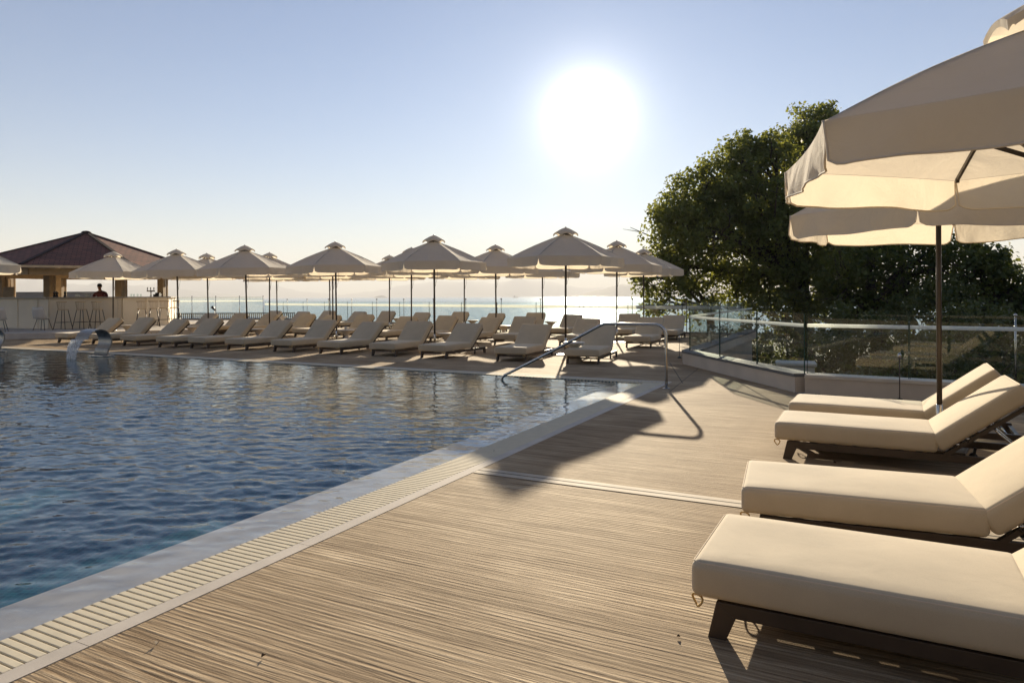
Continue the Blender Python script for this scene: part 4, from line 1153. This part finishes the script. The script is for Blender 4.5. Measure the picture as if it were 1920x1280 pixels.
# dark low slat fence and hedge seen below the left glass fence
r = empty('slat_fence', (0, 0, 0), 0, 'low dark slatted fence seen through the glass beside the bar', 'fence')
mb = MB(); x = -26
while x < -14.5: mb.box((x, 46, .0), (.06, .04, .62)); x += .13
mb.build('slats', M['darkfence'], r)
mb = MB(); mb.beam((-26, 46, .34), (-14.5, 46, .34), .07, .06); mb.beam((-26, 46.03, -.3), (-14.5, 46.03, -.3), .05, .06); mb.build('rail', M['darkfence'], r)
mb = MB(); mb.beam((-26, 46.2, -2.6), (-14.5, 46.2, -2.6), .3, 4.5); mb.build('footing', M['greywall'], r)

# ------------------------------------------------------------------ trees and shrubs
def leaves(centers, n_each, spread, size, seed, squash=.8):
    rg = np.random.default_rng(seed); C = np.repeat(np.asarray(centers, float), n_each, axis=0); n_ = len(C)
    d = rg.normal(size=(n_, 3)); d /= np.linalg.norm(d, axis=1)[:, None]; rr = spread * rg.random(n_) ** .45
    P = C + d * rr[:, None] * np.array([1, 1, squash])
    nrm = d * .6 + rg.normal(size=(n_, 3)) * .7 + np.array([0, 0, .5]); nrm /= np.linalg.norm(nrm, axis=1)[:, None]
    t = np.cross(nrm, rg.normal(size=(n_, 3))); t /= np.linalg.norm(t, axis=1)[:, None]; b = np.cross(nrm, t)
    s = size * (.6 + .8 * rg.random(n_))[:, None]
    v0 = P - t * s * .5; v1 = P + b * s * .42 - t * s * .05; v2 = P + t * s * .55; v3 = P - b * s * .42 - t * s * .05
    mid = nrm * s * .12
    vs = np.stack([v0, v1 + mid, v2, v3 + mid], 1).reshape(-1, 3)
    tone = np.repeat(np.repeat(rg.random(len(centers)), n_each) * .5 + rg.random(n_) * .5, 1)
    return vs, tone
def leaf_object(name, vs, tone, m, parent):
    n_ = len(vs) // 4; me = bpy.data.meshes.new(name)
    me.vertices.add(len(vs)); me.vertices.foreach_set('co', vs.astype(np.float32).ravel())
    me.loops.add(n_ * 4); me.loops.foreach_set('vertex_index', np.arange(n_ * 4, dtype=np.int32))
    me.polygons.add(n_); me.polygons.foreach_set('loop_start', np.arange(0, n_ * 4, 4, dtype=np.int32)); me.polygons.foreach_set('loop_total', np.full(n_, 4, dtype=np.int32))
    at_ = me.attributes.new('tone', 'FLOAT', 'FACE'); at_.data.foreach_set('value', tone.astype(np.float32))
    me.materials.append(m); me.update(); me.validate()
    o = bpy.data.objects.new(name, me); col.objects.link(o); o.parent = parent; return o
def tree(label, base, lobes, trunks, Y0, seed, m='leaf', leaf=.15, dens=.85, nleaf=44):
    """lobes: (px, py, r_px, dY). trunk limbs run to lobe centres."""
    rg = np.random.default_rng(seed); root = empty('tree', (0, 0, 0), 0, label, 'tree', 'trees beyond the right fence')
    cs = []; lc = []
    for (px, py, rp, dY) in lobes:
        Y = Y0 + dY; c = atY(px, py, Y); r_ = rp / F * Y; lc.append((c, r_))
        n_ = int(dens * 26 * (r_ ** 2)) + 6
        d = rg.normal(size=(n_, 3)); d /= np.linalg.norm(d, axis=1)[:, None]
        rad = r_ * (1 - .6 * rg.random(n_) ** 1.6) * (1 + .17 * rg.normal(size=n_))
        cs.append(np.array(c)[None] + d * rad[:, None] * np.array([1, 1.0, .95]))
    cs = np.concatenate(cs); vs, tone = leaves(cs, nleaf, .52, leaf, seed + 1)
    leaf_object('crown', vs, tone, M[m], root)
    mb = MB(); fork = Vector(base) + Vector((0, 0, trunks[1]))
    b0_ = Vector(base); k = trunks[0]
    mb.tube([b0_ + Vector((0, 0, -1)), b0_ + Vector((0, 0, .3)), b0_.lerp(fork, .5) + Vector((.15, 0, 0)), fork], [k * 1.5, k * 1.15, k, k * .85], 12)
    tr = mb.build('trunk', M['bark'], root)
    mb = MB(); rr = random.Random(seed)
    for (c, r_) in lc:
        mid = fork.lerp(c, .5) + Vector((rr.uniform(-.5, .5), rr.uniform(-.5, .5), rr.uniform(-.2, .6)))
        mb.tube([fork - Vector((0, 0, .2)), fork.lerp(mid, .5) + Vector((rr.uniform(-.2, .2), 0, .1)), mid, c], [k * .5, k * .4, k * .3, k * .12], 8)
        for q in range(5):
            e = c + Vector((rr.gauss(0, .55), rr.gauss(0, .55), rr.gauss(0, .5))) * r_; st = mid.lerp(c, rr.uniform(.2, .9))
            m2 = st.lerp(e, .5) + Vector((rr.uniform(-.2, .2), rr.uniform(-.2, .2), rr.uniform(-.3, .2)))
            mb.tube([st, m2, e], [k * .13, k * .09, k * .03], 5)
            for q2 in range(3):
                e2 = e + Vector((rr.gauss(0, .5), rr.gauss(0, .5), rr.gauss(0, .4))) * min(1, r_ * .5); mb.tube([m2.lerp(e, .6), e2], [k * .05, k * .015], 4)
    mb.build('branches', M['bark'], tr)
    return root
T0 = 30
tree('big rounded dark green tree filling the middle right, nearest the sun', (px_at(1500, 31), 31, gh(px_at(1500, 31), 31)),
     [(1282, 400, 62, 0), (1262, 455, 52, 1), (1345, 345, 64, 0), (1400, 300, 48, 1), (1420, 380, 78, -1), (1330, 430, 78, -1), (1410, 470, 84, 0), (1320, 505, 50, 0), (1480, 350, 70, 1), (1500, 440, 84, -1), (1440, 535, 62, 0), (1378, 540, 44, 1), (1550, 470, 70, 1), (1490, 575, 50, 0), (1310, 360, 50, 0), (1250, 500, 40, 0), (1385, 300, 40, 0), (1420, 275, 34, 1),
      (1262, 405, 38, 1), (1455, 290, 40, 0), (1520, 530, 66, 0), (1370, 395, 70, 2), (1460, 420, 80, 2)], (.42, 4.2), T0 + 1, 21, 'leaf')
tree('tall tree crown rising highest behind the big rounded tree', (px_at(1580, 36), 36, gh(px_at(1580, 36), 36)),
     [(1512, 235, 36, 0), (1488, 262, 34, 1), (1535, 250, 40, -1), (1520, 300, 50, 0), (1560, 330, 60, 0), (1490, 320, 40, 1), (1580, 400, 70, 0), (1545, 215, 22, 0), (1610, 440, 60, 1)], (.36, 6.0), 35, 33, 'leaf')
tree('low leafy branches hanging over the fence left of the big tree', (px_at(1330, 32), 32, gh(px_at(1330, 32), 32)),
     [(1215, 530, 26, 0), (1240, 560, 28, 0), (1262, 525, 26, 1), (1200, 515, 14, 0), (1290, 545, 22, 0), (1225, 582, 22, 0), (1300, 590, 22, 1), (1330, 565, 18, 0)], (.2, 3.4), 30, 45, 'leaf', .15, .8, 24)
tree('spreading dark tree with leaning trunk behind the brown parasol pole', (px_at(1640, 27), 27, gh(px_at(1640, 27), 27)),
     [(1590, 500, 52, 0), (1640, 470, 50, 0), (1700, 490, 46, 1), (1650, 560, 48, 0), (1580, 570, 46, 1), (1720, 550, 40, 0), (1780, 500, 44, 0), (1750, 465, 40, 1), (1690, 590, 36, -1), (1600, 610, 40, 0), (1560, 530, 44, 2), (1640, 520, 44, 2), (1720, 510, 44, 2), (1600, 450, 50, 3), (1680, 440, 44, 3), (1760, 560, 44, 2)], (.3, 3.0), 26, 57, 'leaf2', .15, .55)
tree('dark green tree at the right edge with sky showing above it', (px_at(1850, 25), 25, gh(px_at(1850, 25), 25)),
     [(1820, 500, 34, 0), (1855, 505, 30, 0), (1800, 555, 46, 0), (1860, 560, 44, 1), (1905, 545, 34, 0), (1925, 580, 44, 0), (1780, 600, 30, 0), (1840, 600, 36, 0), (1870, 480, 16, 0), (1980, 540, 40, 0), (2040, 520, 60, 0), (1830, 470, 30, 1), (1890, 510, 26, 1), (1880, 600, 44, 0)], (.28, 3.0), 24.5, 63, 'leaf2', .15, .6)
def shrub(i, x, y, r_, h, lb, m='shrub'):
    root = empty('shrub', (x, y, gh(x, y)), 0, lb, 'shrub', 'shrubs behind the right fence'); rg = np.random.default_rng(100 + i); n_ = int(46 * r_ * r_) + 30
    d = rg.normal(size=(n_, 3)); d /= np.linalg.norm(d, axis=1)[:, None]; d[:, 2] = abs(d[:, 2])
    c = d * (rg.random(n_) ** .4)[:, None] * np.array([r_, r_, h]) + np.array([0, 0, .2])
    vs, tone = leaves(c, 26, .30, .11, 200 + i); leaf_object('foliage', vs, tone, M[m], root)
    mb = MB(); rr = random.Random(i)
    for q in range(7):
        a = rr.uniform(0, 6.28); mb.tube([(0, 0, -.2), (math.cos(a) * r_ * .3, math.sin(a) * r_ * .3, h * .4), (math.cos(a) * r_ * .7, math.sin(a) * r_ * .7, h * .75)], [.03, .02, .01], 5)
    mb.build('stems', M['bark'], root)
shr = [(6.6, 12.6, 1.1, 1.8, 'round shrub behind the glass beside the white storage box'), (9.4, 15.0, 1.8, 2.4, 'wide dark shrub behind the corner of the angled fence'), (8.0, 10.6, 1.0, 1.7, 'leafy shrub behind the glass at the fence corner'),
       (12.0, 13.5, 2.0, 2.6, 'large dark shrub behind the glass left of the brown pole'), (10.4, 8.6, 1.2, 1.7, 'bushy shrub behind the glass right of the brown pole'), (15.5, 13.5, 2.2, 2.8, 'large dark shrub behind the far right glass'), (13.2, 9.2, 1.4, 2.0, 'dark shrub at the far right edge behind the glass'),
       (12.6, 18.5, 2.4, 3.0, 'dense shrub under the big tree'), (17.5, 19.0, 2.6, 3.2, 'dense shrub under the spreading dark tree'),
       (9.6, 19.5, 2.0, 3.2, 'dense dark shrub between the storage box and the big tree'), (14.5, 23.5, 3.0, 3.8, 'broad dark bush far behind the glass under the big tree trunk'), (20.5, 23.0, 3.2, 3.8, 'broad dark bush far behind the glass at the right'), (8.4, 27.5, 1.6, 2.2, 'low bush beyond the sea fence at the right corner'), (11.2, 28.0, 2.6, 3.6, 'dark bush beyond the far fence corner under low branches')]
for i, s in enumerate(shr): shrub(i, *s)
# grass tufts behind the corner
for i, (x, y, lb) in enumerate(((5.2, 10.6, 'tuft of pale ornamental grass behind the glass at the corner'), (5.9, 10.2, 'tuft of pale ornamental grass right of the fence corner behind the glass'), (4.9, 12.4, 'tuft of pale grass behind the angled grey capped fence'))):
    root = empty('grass_tuft', (x, y, gh(x, y)), 0, lb, 'grass tuft', 'ornamental grass tufts behind the fence'); mb = MB(); rr = random.Random(i)
    for q in range(160):
        a = rr.uniform(0, 6.28); l_ = rr.uniform(.7, 1.0); L_ = 2.35 * l_; w = .006; o0 = Vector((rr.gauss(0, .06), rr.gauss(0, .06), 0)); d = Vector((math.cos(a), math.sin(a), 0)) * rr.uniform(.15, .5)
        sd = Vector((-math.sin(a), math.cos(a), 0)) * w; pr = None; vs = []
        for k in range(5):
            t = k / 4; c = o0 + d * t * t + Vector((0, 0, L_ * t * (1 - .15 * t))); vs += [c - sd * (1 - .8 * t), c + sd * (1 - .8 * t)]
        mb.add(vs, [(2 * k, 2 * k + 1, 2 * k + 3, 2 * k + 2) for k in range(4)], True)
    mb.build('blades', M['grassblade'], root)

# ------------------------------------------------------------------ hotel behind the photographer (reflected in the glass, bounces sunlight)
hb = empty('hotel_building', (0, 0, 0), 0, 'cream hotel block with balconies, reflected in the glass fence', 'building')
mb = MB(); mb.box((0, -24, 7), (90, 6, 16)); mb.build('wall', M['facade'], hb)
wm = simple('hotel_window_glass', (.05, .06, .07), .06); fl = 0
for f_ in range(5):
    mb = MB(); mb.box((0, -20.4, .2 + f_ * 3.0), (88, 1.2, .22)); mb.build('balcony_slab', M['facade'], hb)
    mb = MB()
    for k in range(22): mb.box((-42 + k * 4, -20.98, 1.7 + f_ * 3.0), (2.2, .06, 2.2))
    mb.build('windows', wm, hb)
tag(hb.children[-1], kind='stuff')

# ------------------------------------------------------------------ haze
HD = 2.0e-4
mb = MB(); mb.box((0, 0, (520 - 11) / 2), (30000, 30000, 520 + 11 + 0)); hz = mb.build('haze', None) if False else None
me = bpy.data.meshes.new('haze'); mb2 = MB(); mb2.box((0, 0, 254.5), (28400, 28400, 531)); me.from_pydata(mb2.v, [], mb2.f); me.update()
m, nt, out = mat('haze_air'); pv = nt.nodes.new('ShaderNodeVolumePrincipled'); pv.inputs['Color'].default_value = (.93, .94, .97, 1); pv.inputs['Density'].default_value = HD; pv.inputs['Anisotropy'].default_value = .1
nt.links.new(pv.outputs[0], out.inputs['Volume']); me.materials.append(m)
ho = bpy.data.objects.new('haze', me); col.objects.link(ho); tag(ho, kind='stuff')

# ------------------------------------------------------------------ sky and sun
AZ, EL = 6.4, 14.6
w = bpy.data.worlds.new("World"); scene.world = w; w.use_nodes = True; nt = w.node_tree; nt.nodes.clear()
out = nt.nodes.new('ShaderNodeOutputWorld')
sky = nt.nodes.new('ShaderNodeTexSky'); sky.sky_type = 'NISHITA'; sky.sun_disc = False; sky.sun_elevation = R(EL); sky.sun_rotation = R(AZ)
sky.altitude = 10; sky.air_density = 1.0; sky.dust_density = .1; sky.ozone_density = 2.2
bg = nt.nodes.new('ShaderNodeBackground'); bg.inputs['Strength'].default_value = .05
tn = nt.nodes.new('ShaderNodeMix'); tn.data_type = 'RGBA'; tn.blend_type = 'MULTIPLY'; tn.inputs[0].default_value = 1; tn.inputs[7].default_value = (.655, .765, .93, 1)
nt.links.new(sky.outputs[0], tn.inputs[6]); nt.links.new(tn.outputs[2], bg.inputs['Color'])
# solar aureole: the sky's own brightening round the sun
tc = nt.nodes.new('ShaderNodeTexCoord'); dp = nt.nodes.new('ShaderNodeVectorMath'); dp.operation = 'DOT_PRODUCT'
nm = nt.nodes.new('ShaderNodeVectorMath'); nm.operation = 'NORMALIZE'; nt.links.new(tc.outputs['Generated'], nm.inputs[0])
sd = Vector((math.sin(R(AZ)) * math.cos(R(EL)), math.cos(R(AZ)) * math.cos(R(EL)), math.sin(R(EL))))
nt.links.new(nm.outputs[0], dp.inputs[0]); dp.inputs[1].default_value = sd
ang = math_n(nt, 'ARCCOSINE', math_n(nt, 'MINIMUM', dp.outputs['Value'], .999999))
def gauss(s_, amp):
    q = math_n(nt, 'DIVIDE', ang, R(s_)); return math_n(nt, 'MULTIPLY', math_n(nt, 'EXPONENT', math_n(nt, 'MULTIPLY', math_n(nt, 'MULTIPLY', q, q), -1)), amp)
def expo(s_, amp): return math_n(nt, 'MULTIPLY', math_n(nt, 'EXPONENT', math_n(nt, 'DIVIDE', math_n(nt, 'MULTIPLY', ang, -1), R(s_))), amp)
au = math_n(nt, 'ADD', math_n(nt, 'ADD', gauss(2.0, 1.2), gauss(3.9, .32)), expo(8, .07))
b2 = nt.nodes.new('ShaderNodeBackground'); b2.inputs['Color'].default_value = (1, .95, .86, 1); nt.links.new(au, b2.inputs['Strength'])
ad = nt.nodes.new('ShaderNodeAddShader'); nt.links.new(bg.outputs[0], ad.inputs[0]); nt.links.new(b2.outputs[0], ad.inputs[1]); nt.links.new(ad.outputs[0], out.inputs[0])
sl = bpy.data.lights.new('sun', 'SUN'); sl.energy = 5.0; sl.angle = R(.55); sl.color = (1, .85, .62)
so = bpy.data.objects.new('sun', sl); col.objects.link(so); so.rotation_euler = (-sd).to_track_quat('-Z', 'Y').to_euler(); so.location = (5, 20, 30)

scene.render.engine = 'CYCLES'
scene.view_settings.view_transform = 'Standard'; scene.view_settings.look = 'None'; scene.view_settings.exposure = 1.36; scene.view_settings.gamma = 1
c = scene.cycles; c.max_bounces = 8; c.transparent_max_bounces = 16; c.caustics_reflective = False; c.caustics_refractive = False; c.volume_bounces = 0; c.sample_clamp_indirect = 6
